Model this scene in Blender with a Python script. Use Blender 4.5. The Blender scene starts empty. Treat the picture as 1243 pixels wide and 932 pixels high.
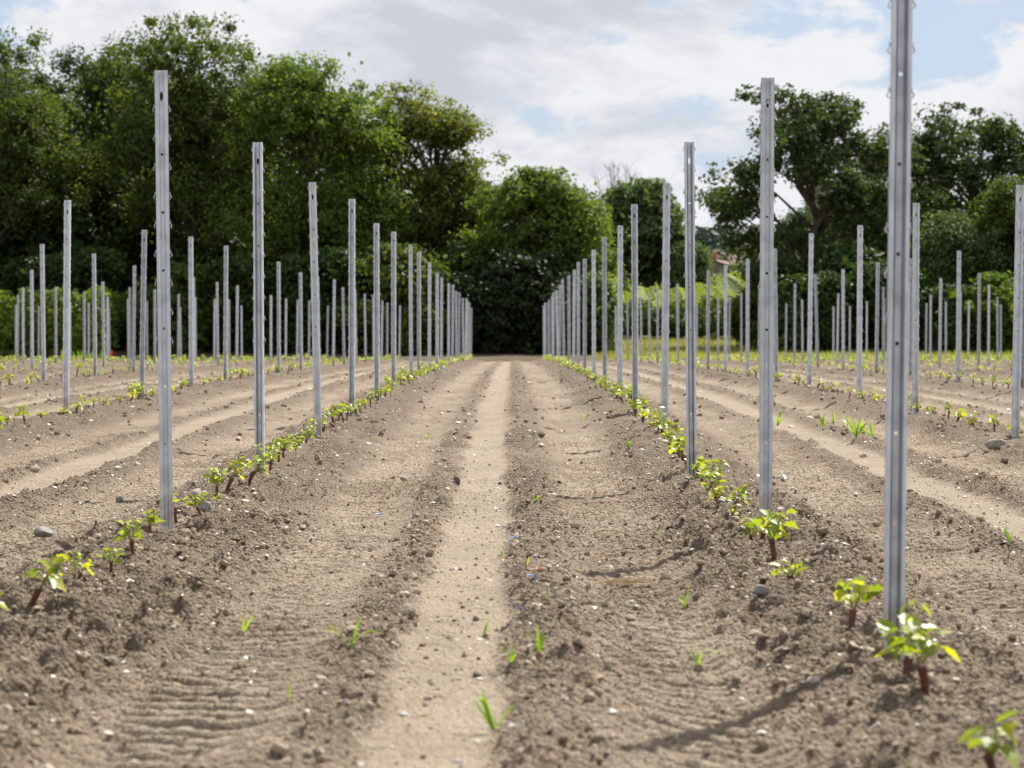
import bpy, bmesh, math, random
import numpy as np
from mathutils import Vector, Matrix

scene = bpy.context.scene
COL = scene.collection
R = math.radians

# ------------------------------------------------------------------ camera, sky, sun, exposure
F_PX, CX_PX, HOR_PX, HC = 3700.0, 622.0, 405.0, 0.755     # focal length in photo pixels, vanishing point, eye height
cam_d = bpy.data.cameras.new('camera')
cam = bpy.data.objects.new('camera', cam_d); COL.objects.link(cam)
cam_d.sensor_width = 36.0
cam_d.lens = 36.0 * F_PX / 1243.0
cam_d.clip_start = 0.1; cam_d.clip_end = 6000
cam.location = (0, 0, HC)
cam.rotation_euler = (R(90) - math.atan(61.0 / F_PX), 0, 0)
cam_d.dof.use_dof = True
cam_d.dof.focus_distance = 17.0
cam_d.dof.aperture_fstop = 7.5
cam_d.dof.aperture_blades = 9
scene.camera = cam

SUN_AZ, SUN_EL = R(27), R(48)                              # azimuth from +Y towards +X
sunvec = Vector((math.sin(SUN_AZ) * math.cos(SUN_EL), math.cos(SUN_AZ) * math.cos(SUN_EL), math.sin(SUN_EL)))
world = bpy.data.worlds.new('World'); scene.world = world; world.use_nodes = True
nt = world.node_tree; nt.nodes.clear()
def wn(t, **k):
    n = nt.nodes.new(t)
    for a, b in k.items(): setattr(n, a, b)
    return n
out = wn('ShaderNodeOutputWorld'); bg = wn('ShaderNodeBackground')
sky = wn('ShaderNodeTexSky', sky_type='NISHITA', sun_disc=False, sun_elevation=SUN_EL, sun_rotation=SUN_AZ,
         air_density=1.0, dust_density=1.2, ozone_density=1.3)
tc = wn('ShaderNodeTexCoord')
def wmath(op, a, b=None, clamp=False):
    n = wn('ShaderNodeMath', operation=op, use_clamp=clamp)
    for i, v in enumerate((a, b)):
        if v is None: continue
        if isinstance(v, (int, float)): n.inputs[i].default_value = v
        else: nt.links.new(v, n.inputs[i])
    return n.outputs[0]
def cloud_noise(off, scale, detail, rough):
    m = wn('ShaderNodeMapping'); m.inputs['Location'].default_value = off; m.inputs['Scale'].default_value = (1, 1, 2.1)
    nt.links.new(tc.outputs['Generated'], m.inputs['Vector'])
    n = wn('ShaderNodeTexNoise'); n.inputs['Scale'].default_value = scale
    n.inputs['Detail'].default_value = detail; n.inputs['Roughness'].default_value = rough
    n.inputs['Distortion'].default_value = 0.25
    nt.links.new(m.outputs[0], n.inputs['Vector'])
    return n.outputs['Fac']
CO = (8.3, 3.7, 1.2)
d0 = cloud_noise(CO, 15.0, 10.0, 0.585)
d1 = cloud_noise((CO[0] + 0.006, CO[1], CO[2] + 0.040), 15.0, 7.0, 0.56)    # the cloud a little higher up: more of it above = darker base
def ramp(v, a, b):
    n = wn('ShaderNodeMapRange', interpolation_type='SMOOTHSTEP')
    n.inputs['From Min'].default_value = a; n.inputs['From Max'].default_value = b
    nt.links.new(v, n.inputs['Value']); return n.outputs[0]
cmask = ramp(d0, 0.40, 0.48)
shade = ramp(d1, 0.41, 0.64)
cc = wn('ShaderNodeMix', data_type='RGBA'); cc.inputs['A'].default_value = (9.5, 9.6, 9.9, 1); cc.inputs['B'].default_value = (6.5, 6.85, 7.6, 1)
nt.links.new(shade, cc.inputs['Factor'])
# thin high veil whitens the blue between the clouds
veil = wn('ShaderNodeMix', data_type='RGBA'); veil.inputs['Factor'].default_value = 0.7
veil.inputs['B'].default_value = (5.9, 7.3, 9.6, 1)
nt.links.new(sky.outputs[0], veil.inputs['A'])
mx = wn('ShaderNodeMix', data_type='RGBA')
nt.links.new(cmask, mx.inputs['Factor']); nt.links.new(veil.outputs['Result'], mx.inputs['A']); nt.links.new(cc.outputs['Result'], mx.inputs['B'])
nt.links.new(mx.outputs['Result'], bg.inputs['Color']); bg.inputs['Strength'].default_value = 0.052
nt.links.new(bg.outputs[0], out.inputs['Surface'])

sd = bpy.data.lights.new('sun', 'SUN'); sd.energy = 5.0; sd.angle = R(0.53); sd.color = (1.0, 0.95, 0.87)
sun = bpy.data.objects.new('sun', sd); COL.objects.link(sun)
sun.rotation_euler = sunvec.to_track_quat('Z', 'Y').to_euler(); sun.location = (20, 40, 60)
vs = scene.view_settings
vs.view_transform = 'Standard'; vs.look = 'None'; vs.exposure = 0.84; vs.gamma = 1.0; vs.use_curve_mapping = False
scene.render.engine = 'CYCLES'
scene.cycles.use_denoising = True
scene.cycles.max_bounces = 8; scene.cycles.transparent_max_bounces = 8

# ------------------------------------------------------------------ helpers
def px(x, y, d):
    """a photo pixel at a known distance along the view -> world point"""
    return Vector(((x - CX_PX) / F_PX * d, d, HC + (HOR_PX - y) / F_PX * d))

def tag(o, label=None, cat=None, group=None, kind=None):
    if label: o['label'] = label
    if cat: o['category'] = cat
    if group: o['group'] = group
    if kind: o['kind'] = kind
    return o

def link(name, data, parent=None, mat=None):
    o = bpy.data.objects.new(name, data); COL.objects.link(o)
    if parent is not None: o.parent = parent
    if mat is not None and data is not None and not data.materials: data.materials.append(mat)
    return o

def empty(name, loc, rz=0.0):
    o = bpy.data.objects.new(name, None); COL.objects.link(o)
    o.empty_display_size = 0.2
    o.location = loc; o.rotation_euler = (0, 0, rz)
    return o

def np_mesh(name, v, f, smooth=False, attrs=None, fattrs=None):
    """v (N,3), f (M,k) arrays with one k for all faces, or a list of such arrays"""
    me = bpy.data.meshes.new(name)
    fl = f if isinstance(f, list) else [f]
    v = np.ascontiguousarray(v, dtype=np.float32)
    me.vertices.add(len(v)); me.vertices.foreach_set('co', v.ravel())
    nl = sum(a.size for a in fl); npoly = sum(len(a) for a in fl)
    me.loops.add(nl); me.loops.foreach_set('vertex_index', np.concatenate([a.ravel() for a in fl]).astype(np.int32))
    tot = np.concatenate([np.full(len(a), a.shape[1], np.int32) for a in fl])
    st = np.concatenate(([0], np.cumsum(tot)[:-1])).astype(np.int32)
    me.polygons.add(npoly); me.polygons.foreach_set('loop_start', st); me.polygons.foreach_set('loop_total', tot)
    me.polygons.foreach_set('use_smooth', np.full(npoly, smooth))
    for d_, dom in ((attrs, 'POINT'), (fattrs, 'FACE')):
        for k, a in (d_ or {}).items():
            at = me.attributes.new(k, 'FLOAT', dom); at.data.foreach_set('value', np.ascontiguousarray(a, dtype=np.float32))
    me.update(calc_edges=True)
    return me

class MB:
    """collects tubes, boxes and polygons and builds one mesh object"""
    def __init__(s): s.v = []; s.f = []
    def add(s, v, f):
        o = len(s.v); s.v += [tuple(p) for p in v]; s.f += [tuple(i + o for i in q) for q in f]
    def tube(s, pts, rad, n=6, cap=True):
        pts = [Vector(p) for p in pts]; o = len(s.v); k = len(pts)
        for i, p in enumerate(pts):
            t = (pts[min(i + 1, k - 1)] - pts[max(i - 1, 0)]); t = t.normalized() if t.length > 1e-9 else Vector((0, 0, 1))
            a = Vector((1, 0, 0)) if abs(t.x) < 0.8 else Vector((0, 1, 0))
            b = t.cross(a).normalized(); c = b.cross(t).normalized()
            for j in range(n):
                an = 2 * math.pi * j / n
                s.v.append(tuple(p + (c * math.cos(an) + b * math.sin(an)) * rad[i]))
        for i in range(k - 1):
            for j in range(n):
                s.f.append((o + i * n + j, o + i * n + (j + 1) % n, o + (i + 1) * n + (j + 1) % n, o + (i + 1) * n + j))
        if cap:
            s.f.append(tuple(o + (k - 1) * n + j for j in range(n))); s.f.append(tuple(o + j for j in reversed(range(n))))
    def box(s, lo, hi):
        x0, y0, z0 = lo; x1, y1, z1 = hi
        s.add([(x0, y0, z0), (x1, y0, z0), (x1, y1, z0), (x0, y1, z0), (x0, y0, z1), (x1, y0, z1), (x1, y1, z1), (x0, y1, z1)],
              [(0, 3, 2, 1), (4, 5, 6, 7), (0, 1, 5, 4), (1, 2, 6, 5), (2, 3, 7, 6), (3, 0, 4, 7)])
    def mesh(s, name, smooth=False):
        me = bpy.data.meshes.new(name); me.from_pydata(s.v, [], s.f)
        if smooth: me.polygons.foreach_set('use_smooth', [True] * len(me.polygons))
        me.update(); return me
    def build(s, name, mat, parent=None, smooth=False):
        return link(name, s.mesh(name, smooth), parent, mat)

# ---- numpy noise
def _hash(ix, iy, seed):
    h = (ix.astype(np.int64) * 374761393 + iy.astype(np.int64) * 668265263 + seed * 1442695041) & 0xFFFFFFFF
    h = ((h ^ (h >> 13)) * 1274126177) & 0xFFFFFFFF
    h = ((h ^ (h >> 16)) * 2246822519) & 0xFFFFFFFF
    return ((h ^ (h >> 15)) & 0xFFFFFF) / float(0xFFFFFF)
def vnoise(x, y, seed):
    ix = np.floor(x); iy = np.floor(y); fx = x - ix; fy = y - iy
    ux = fx * fx * (3 - 2 * fx); uy = fy * fy * (3 - 2 * fy)
    a = _hash(ix, iy, seed); b = _hash(ix + 1, iy, seed); c = _hash(ix, iy + 1, seed); d = _hash(ix + 1, iy + 1, seed)
    return (a * (1 - ux) + b * ux) * (1 - uy) + (c * (1 - ux) + d * ux) * uy
def fbm(x, y, seed, octv=4, gain=0.5):
    s = np.zeros_like(x); amp = 1.0; tot = 0
    for i in range(octv):
        s += amp * vnoise(x * 2.03 ** i + 13.7 * i, y * 2.03 ** i + 7.1 * i, seed + i); tot += amp; amp *= gain
    return s / tot
def bumps(x, y, cell, seed, thr):
    """round lumps, one at most for each cell; 0..1 height"""
    gx = x / cell; gy = y / cell; ix = np.floor(gx); iy = np.floor(gy); best = np.zeros_like(x)
    for dx in (-1, 0, 1):
        for dy in (-1, 0, 1):
            cx = ix + dx; cy = iy + dy
            r0 = _hash(cx, cy, seed + 5)
            r = np.where(r0 > thr, 0.22 + 0.5 * (r0 - thr) / (1 - thr), 0.0)
            px_ = cx + 0.2 + 0.6 * _hash(cx, cy, seed + 1); py_ = cy + 0.2 + 0.6 * _hash(cx, cy, seed + 2)
            d2 = (gx - px_) ** 2 + (gy - py_) ** 2
            best = np.maximum(best, np.sqrt(np.maximum(r * r - d2, 0)))
    return best
def sstep(a, b, x):
    t = np.clip((x - a) / (b - a), 0, 1); return t * t * (3 - 2 * t)

# ---- the field: rows every 2.5 m, the lanes between them all driven and harrowed alike
ROW0, PITCH = -1.4, 2.5
def lane_u(x, y):
    w = -0.11 * (1 - sstep(9, 24, y)) * sstep(0.1, 0.9, x) * (1 - sstep(1.6, 2.6, x))
    xp = x - w + 0.05 * (vnoise(x * 0.4 + 3, y * 0.22, 91) - 0.5)
    k = np.floor((xp - ROW0) / PITCH)
    return (xp - ROW0) - k * PITCH, k
PU = [0, .15, .34, .46, .58, .82, .93, 1.02, 1.10, 1.34, 1.41, 1.50, 1.60, 1.70, 1.80, 1.98, 2.10, 2.26, 2.38, 2.5]
PZ = [.004, -.002, -.035, -.062, -.075, -.068, -.042, -.036, -.052, -.052, -.032, -.026, -.036, -.056, -.075, -.078, -.050, -.012, .004, .004]
CU = [0, .30, .42, .52, .86, .93, 1.05, 1.10, 1.34, 1.40, 1.58, 1.70, 1.98, 2.08, 2.2, 2.5]
CA = [1., 1.0, .60, .17, .17, .80, .70, .14, .14, .90, .75, .22, .17, .45, 1.0, 1.0]
def field(x, y, fine=True):
    """height, dryness (pale crust) and cloddiness of the soil"""
    u, k = lane_u(x, y)
    ue = u + 0.045 * (fbm(x * 2.5, y * 1.4, 17, 3) - 0.5) * 2
    z = np.interp(ue, PU, PZ, period=PITCH)
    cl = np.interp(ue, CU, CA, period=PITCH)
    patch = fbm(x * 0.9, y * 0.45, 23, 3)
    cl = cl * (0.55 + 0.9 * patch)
    z = z + 0.03 * (fbm(x * 0.5, y * 0.25, 41, 2) - 0.5) + np.interp(y, [0, 12, 16.5, 20, 27, 34, 42, 50, 60, 72, 85, 96, 107], [-.085, -.080, -.048, -.018, .030, .062, .082, .078, .050, .008, -.050, -.110, -.175])
    # broad fall of the ground near the first post on the house side
    z = z - 0.028 * (1 - sstep(8.5, 12.5, y)) * sstep(0.2, 1.0, x)
    lump = bumps(x, y, 0.12, 3, 0.80) * 0.12 * 0.55 + bumps(x, y, 0.058, 7, 0.52) * 0.058 * 0.62
    if fine: lump = lump + bumps(x, y, 0.031, 11, 0.30) * 0.031 * 0.85
    rough = (fbm(x * 15, y * 15, 31, 4, 0.66) - 0.5) * 0.044
    z = z + cl * (lump + rough) + (fbm(x * 26, y * 22, 37, 3) - 0.5) * 0.010 + (1 - np.clip(cl, 0, 1)) * (fbm(x * 7, y * 26, 43, 4, 0.6) - 0.5) * 0.013
    # tyre lugs pressed across both wheel tracks
    wl = np.exp(-((u - .70) / .22) ** 4); wr = np.exp(-((u - 1.93) / .26) ** 4)
    ph = y / 0.125 + 0.8 * (fbm(x * 1.3, y * 0.8, 53, 2) - 0.5)
    bend = np.where(u < 1.2, (u - .70), (u - 1.90))
    lug = np.sin(2 * np.pi * (ph - 2.6 * bend ** 2 / 0.125 + 0.22 * np.sign(bend) * (np.abs(bend) > 0.02)))
    lug = np.tanh(2.6 * lug) * (0.5 + 0.7 * vnoise(x * 2.1, y * 1.7, 59))
    z = z + (wl + wr) * lug * 0.027 * (0.65 + 0.5 * vnoise(x * 0.6, y * 0.35, 61))
    # pale crust: the undisturbed strip and the pressed tracks
    ud = ue + 0.10 * (fbm(x * 6, y * 2.2, 83, 4, 0.6) - 0.5)
    strip = sstep(1.02, 1.12, ud) * (1 - sstep(1.32, 1.42, ud))
    dry = strip * (0.35 + 0.65 * fbm(x * 4, y * 1.6, 67, 4)) + 0.55 * (wl + wr) * sstep(.30, .72, fbm(x * 1.6, y * 0.7, 71, 3)) + 0.3 * (fbm(x * 5, y * 3, 73, 3) - 0.5)
    dry = dry - 0.16 * np.clip(cl, 0, 1)
    return z, np.clip(dry, 0, 1), cl
def HZ(x, y):
    return float(field(np.array([float(x)]), np.array([float(y)]))[0][0])
def gpx(x, y):
    """a photo pixel on the soil -> world point, found by walking along the sight line"""
    dz = (HOR_PX - y) / F_PX; dx = (x - CX_PX) / F_PX
    d = np.linspace(4.0, 105.0, 9000); z = field(dx * d, d)[0]
    hit = np.nonzero(HC + dz * d < z)[0]
    i = hit[0] if len(hit) else -1
    return Vector((dx * d[i], d[i], z[i]))

# ---- the land beyond
FEND = 107.0
def land(x, y):
    x = np.asarray(x, dtype=float); y = np.asarray(y, dtype=float)
    z = np.interp(y, [0, 107, 136, 238], [-.19, -.19, .58, 3.75])
    hill = 14.5 * np.exp(-((x - 60) / 190.0) ** 2) * sstep(430, 760, y)
    return z + hill + 12.0 * sstep(500, 1500, y) - np.where(y < FEND + 0.5, 0.22, 0.0)
def LZ(x, y): return float(land(x, y))

# ------------------------------------------------------------------ materials
def material(name):
    m = bpy.data.materials.new(name); m.use_nodes = True; m.node_tree.nodes.clear(); return m
class N:
    def __init__(s, m): s.t = m.node_tree
    def n(s, t, **k):
        q = s.t.nodes.new(t)
        for a, b in k.items(): setattr(q, a, b)
        return q
    def put(s, sock, v):
        if isinstance(v, bpy.types.NodeSocket): s.t.links.new(v, sock)
        elif isinstance(v, (tuple, list)) and len(v) == 3 and sock.type == 'RGBA': sock.default_value = (*v, 1)
        else: sock.default_value = v
    def math(s, op, a, b=0.0, clamp=False):
        q = s.n('ShaderNodeMath', operation=op, use_clamp=clamp); s.put(q.inputs[0], a); s.put(q.inputs[1], b); return q.outputs[0]
    def mix(s, f, a, b, mode='MIX'):
        q = s.n('ShaderNodeMix', data_type='RGBA', blend_type=mode)
        s.put(q.inputs['Factor'], f); s.put(q.inputs['A'], a); s.put(q.inputs['B'], b); return q.outputs['Result']
    def noise(s, vec, scale, detail=4, rough=0.55, dist=0.0):
        q = s.n('ShaderNodeTexNoise'); s.put(q.inputs['Vector'], vec)
        q.inputs['Scale'].default_value = scale; q.inputs['Detail'].default_value = detail
        q.inputs['Roughness'].default_value = rough; q.inputs['Distortion'].default_value = dist
        return q.outputs['Fac']
    def rng(s, v, a, b, c=0.0, d=1.0):
        q = s.n('ShaderNodeMapRange', interpolation_type='SMOOTHSTEP'); s.put(q.inputs['Value'], v)
        q.inputs['From Min'].default_value = a; q.inputs['From Max'].default_value = b
        q.inputs['To Min'].default_value = c; q.inputs['To Max'].default_value = d; return q.outputs[0]
    def attr(s, name): return s.n('ShaderNodeAttribute', attribute_name=name).outputs['Fac']
    def obj(s): return s.n('ShaderNodeTexCoord').outputs['Object']
    def bump(s, h, strength, dist):
        q = s.n('ShaderNodeBump'); s.put(q.inputs['Height'], h); q.inputs['Strength'].default_value = strength; q.inputs['Distance'].default_value = dist
        return q.outputs['Normal']
    def bsdf(s, color, rough=0.8, metal=0.0, spec=0.5, normal=None):
        q = s.n('ShaderNodeBsdfPrincipled'); s.put(q.inputs['Base Color'], color); s.put(q.inputs['Roughness'], rough)
        s.put(q.inputs['Metallic'], metal); s.put(q.inputs['Specular IOR Level'], spec)
        if normal is not None: s.put(q.inputs['Normal'], normal)
        return q.outputs[0]
    def out(s, sh):
        o = s.n('ShaderNodeOutputMaterial'); s.t.links.new(sh, o.inputs['Surface'])

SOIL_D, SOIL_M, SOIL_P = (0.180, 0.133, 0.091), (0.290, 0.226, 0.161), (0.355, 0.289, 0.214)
def mat_soil():
    m = material('dry_soil'); a = N(m); c = a.obj()
    n1 = a.noise(c, 3.0, 6, 0.6); n2 = a.noise(c, 28.0, 5, 0.65); n3 = a.noise(c, 120.0, 4, 0.6)
    col = a.mix(a.rng(n1, .35, .65), SOIL_D, SOIL_M)
    col = a.mix(a.math('MULTIPLY', a.rng(n2, .4, .7), 0.55), col, (0.35, 0.285, 0.212))
    col = a.mix(a.math('MULTIPLY', a.rng(n3, .45, .75), 0.35), col, (0.10, 0.073, 0.050))
    col = a.mix(a.math('MULTIPLY', a.attr('clod'), 0.55), col, SOIL_D)                 # darker the cloddier the soil
    dry = a.attr('dry')
    f = a.math('MULTIPLY', dry, a.rng(n2, .15, .6, .65, 1.0), True)
    col = a.mix(f, col, SOIL_P)
    vo = a.n('ShaderNodeTexVoronoi'); a.put(vo.inputs['Vector'], c); vo.inputs['Scale'].default_value = 38.0
    vc = a.n('ShaderNodeSeparateColor'); a.t.links.new(vo.outputs['Color'], vc.inputs[0])
    chip = a.math('MULTIPLY', a.math('LESS_THAN', vo.outputs['Distance'], 0.22), a.math('GREATER_THAN', vc.outputs[0], 0.86))
    col = a.mix(a.math('MULTIPLY', chip, 0.75), col, (0.44, 0.40, 0.34))
    v2 = a.n('ShaderNodeTexVoronoi'); a.put(v2.inputs['Vector'], c); v2.inputs['Scale'].default_value = 62.0
    v3 = a.n('ShaderNodeTexVoronoi'); a.put(v3.inputs['Vector'], c); v3.inputs['Scale'].default_value = 130.0
    crumb = a.math('MULTIPLY', a.math('ADD', v2.outputs['Distance'], a.math('MULTIPLY', v3.outputs['Distance'], 0.5)), a.math('ADD', a.math('MULTIPLY', a.attr('clod'), -1.0), -0.35))
    h = a.math('ADD', crumb, a.math('ADD', a.math('MULTIPLY', n2, 0.6), a.math('MULTIPLY', n3, 0.5)))
    a.out(a.bsdf(col, 0.95, 0, 0.2, a.bump(h, 1.0, 0.021))); return m
def mat_clod():
    m = material('soil_clod'); a = N(m); c = a.obj(); v = a.attr('var')
    n2 = a.noise(c, 60.0, 4, 0.6)
    col = a.mix(v, (0.155, 0.115, 0.078), (0.45, 0.362, 0.268)); col = a.mix(a.math('MULTIPLY', n2, 0.4), col, (0.27, 0.21, 0.15))
    a.out(a.bsdf(col, 0.95, 0, 0.2, a.bump(n2, 0.6, 0.006))); return m
def mat_stone(name, ca, cb):
    m = material(name); a = N(m); c = a.obj()
    n = a.noise(c, 22.0, 6, 0.6); n2 = a.noise(c, 90.0, 4, 0.6)
    col = a.mix(a.rng(n, .35, .65), ca, cb); col = a.mix(a.math('MULTIPLY', a.rng(n2, .5, .8), .5), col, (0.2, 0.155, 0.11))
    a.out(a.bsdf(col, 0.8, 0, 0.35, a.bump(n2, 0.5, 0.004))); return m
def mat_chip():
    m = material('pale_chips'); a = N(m); v = a.attr('var')
    col = a.mix(v, (0.34, 0.29, 0.23), (0.72, 0.68, 0.62))
    a.out(a.bsdf(col, 0.6, 0, 0.5)); return m
def mat_steel():
    m = material('galvanised_steel'); a = N(m); c = a.obj()
    info = a.n('ShaderNodeObjectInfo')
    mp = a.n('ShaderNodeMapping'); a.t.links.new(c, mp.inputs['Vector']); mp.inputs['Scale'].default_value = (1, 1, 0.12)
    off = a.n('ShaderNodeVectorMath', operation='ADD'); a.t.links.new(mp.outputs[0], off.inputs[0])
    cmb = a.n('ShaderNodeCombineXYZ'); a.put(cmb.inputs['X'], a.math('MULTIPLY', info.outputs['Random'], 37.0)); a.t.links.new(cmb.outputs[0], off.inputs[1])
    v = off.outputs[0]
    streak = a.noise(v, 70.0, 5, 0.6); blot = a.noise(c, 9.0, 4, 0.6, 0.4); sp = a.noise(c, 160.0, 3, 0.6)
    col = a.mix(a.rng(streak, .3, .7), (0.60, 0.64, 0.695), (0.70, 0.74, 0.80))
    col = a.mix(a.math('MULTIPLY', a.rng(blot, .40, .70), .6), col, (0.44, 0.465, 0.50))
    col = a.mix(a.math('MULTIPLY', a.rng(sp, .62, .8), .4), col, (0.80, 0.81, 0.82))
    tone = a.math('ADD', a.math('MULTIPLY', info.outputs['Random'], 0.18), 0.90)
    col = a.mix(1.0, col, tone, 'MULTIPLY')
    # run-off of dried mud in the lowest hand's breadth and a few brown drips
    sep = a.n('ShaderNodeSeparateXYZ'); a.t.links.new(c, sep.inputs[0])
    mud = a.math('MULTIPLY', a.rng(sep.outputs['Z'], 0.04, 0.34, 1, 0), a.rng(blot, .35, .6))
    col = a.mix(a.math('MULTIPLY', mud, .8), col, (0.32, 0.25, 0.18))
    rust = a.math('MULTIPLY', a.rng(a.noise(v, 18.0, 3, 0.5), .66, .74), .35)
    col = a.mix(rust, col, (0.34, 0.24, 0.16))
    a.out(a.bsdf(col, a.rng(blot, .3, .7, .36, .55), a.rng(mud, 0, 1, 0.38, 0.1), 0.5, a.bump(sp, 0.12, 0.002))); return m
def mat_leaf(name, c1, c2, c3, trans=0.35, rough=0.58, spec=0.22):
    m = material(name); a = N(m); v = a.attr('var')
    col = a.mix(a.rng(v, 0.0, 0.55), c1, c2); col = a.mix(a.rng(v, 0.6, 1.0), col, c3)
    p = a.bsdf(col, rough, 0, spec)
    tr = a.n('ShaderNodeBsdfTranslucent'); a.put(tr.inputs['Color'], a.mix(1.0, col, (1.35, 1.3, 0.55), 'MULTIPLY'))
    ms = a.n('ShaderNodeMixShader'); ms.inputs[0].default_value = trans
    a.t.links.new(p, ms.inputs[1]); a.t.links.new(tr.outputs[0], ms.inputs[2]); a.out(ms.outputs[0]); return m
def mat_plain(name, c1, c2, scale=20.0, rough=0.8, spec=0.3, bump=0.3, stretch=(1, 1, 1), trans=0.0):
    m = material(name); a = N(m); c = a.obj()
    mp = a.n('ShaderNodeMapping'); a.t.links.new(c, mp.inputs['Vector']); mp.inputs['Scale'].default_value = stretch
    n = a.noise(mp.outputs[0], scale, 5, 0.6)
    col = a.mix(a.rng(n, .3, .7), c1, c2)
    p = a.bsdf(col, rough, 0, spec, a.bump(n, bump, 0.2 / scale))
    if trans:
        tr = a.n('ShaderNodeBsdfTranslucent'); a.put(tr.inputs['Color'], col)
        ms = a.n('ShaderNodeMixShader'); ms.inputs[0].default_value = trans
        a.t.links.new(p, ms.inputs[1]); a.t.links.new(tr.outputs[0], ms.inputs[2]); p = ms.outputs[0]
    a.out(p); return m
def mat_land():
    m = material('meadow'); a = N(m); c = a.obj()
    n = a.noise(c, 0.35, 5, 0.6); n2 = a.noise(c, 4.0, 5, 0.65)
    col = a.mix(a.rng(n, .35, .65), (0.25, 0.22, 0.09), (0.15, 0.175, 0.05))
    col = a.mix(a.math('MULTIPLY', a.rng(n2, .4, .7), .6), col, (0.30, 0.25, 0.13))
    sep = a.n('ShaderNodeSeparateXYZ'); a.t.links.new(c, sep.inputs[0])
    # leaf litter and bare earth under the wood, whose edge runs along the end of the field
    edge = a.math('ADD', sep.outputs['X'], a.math('MULTIPLY', a.math('SUBTRACT', n2, 0.5), 3.0))
    litter = a.rng(edge, 2.6, 4.4, 1, 0)
    col = a.mix(litter, col, a.mix(n2, (0.07, 0.055, 0.035), (0.12, 0.09, 0.055)))
    far = a.rng(sep.outputs['Y'], 380, 520)
    col = a.mix(far, col, (0.06, 0.085, 0.05))
    a.out(a.bsdf(col, 0.95, 0, 0.1, a.bump(n2, 0.5, 0.06))); return m

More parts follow.
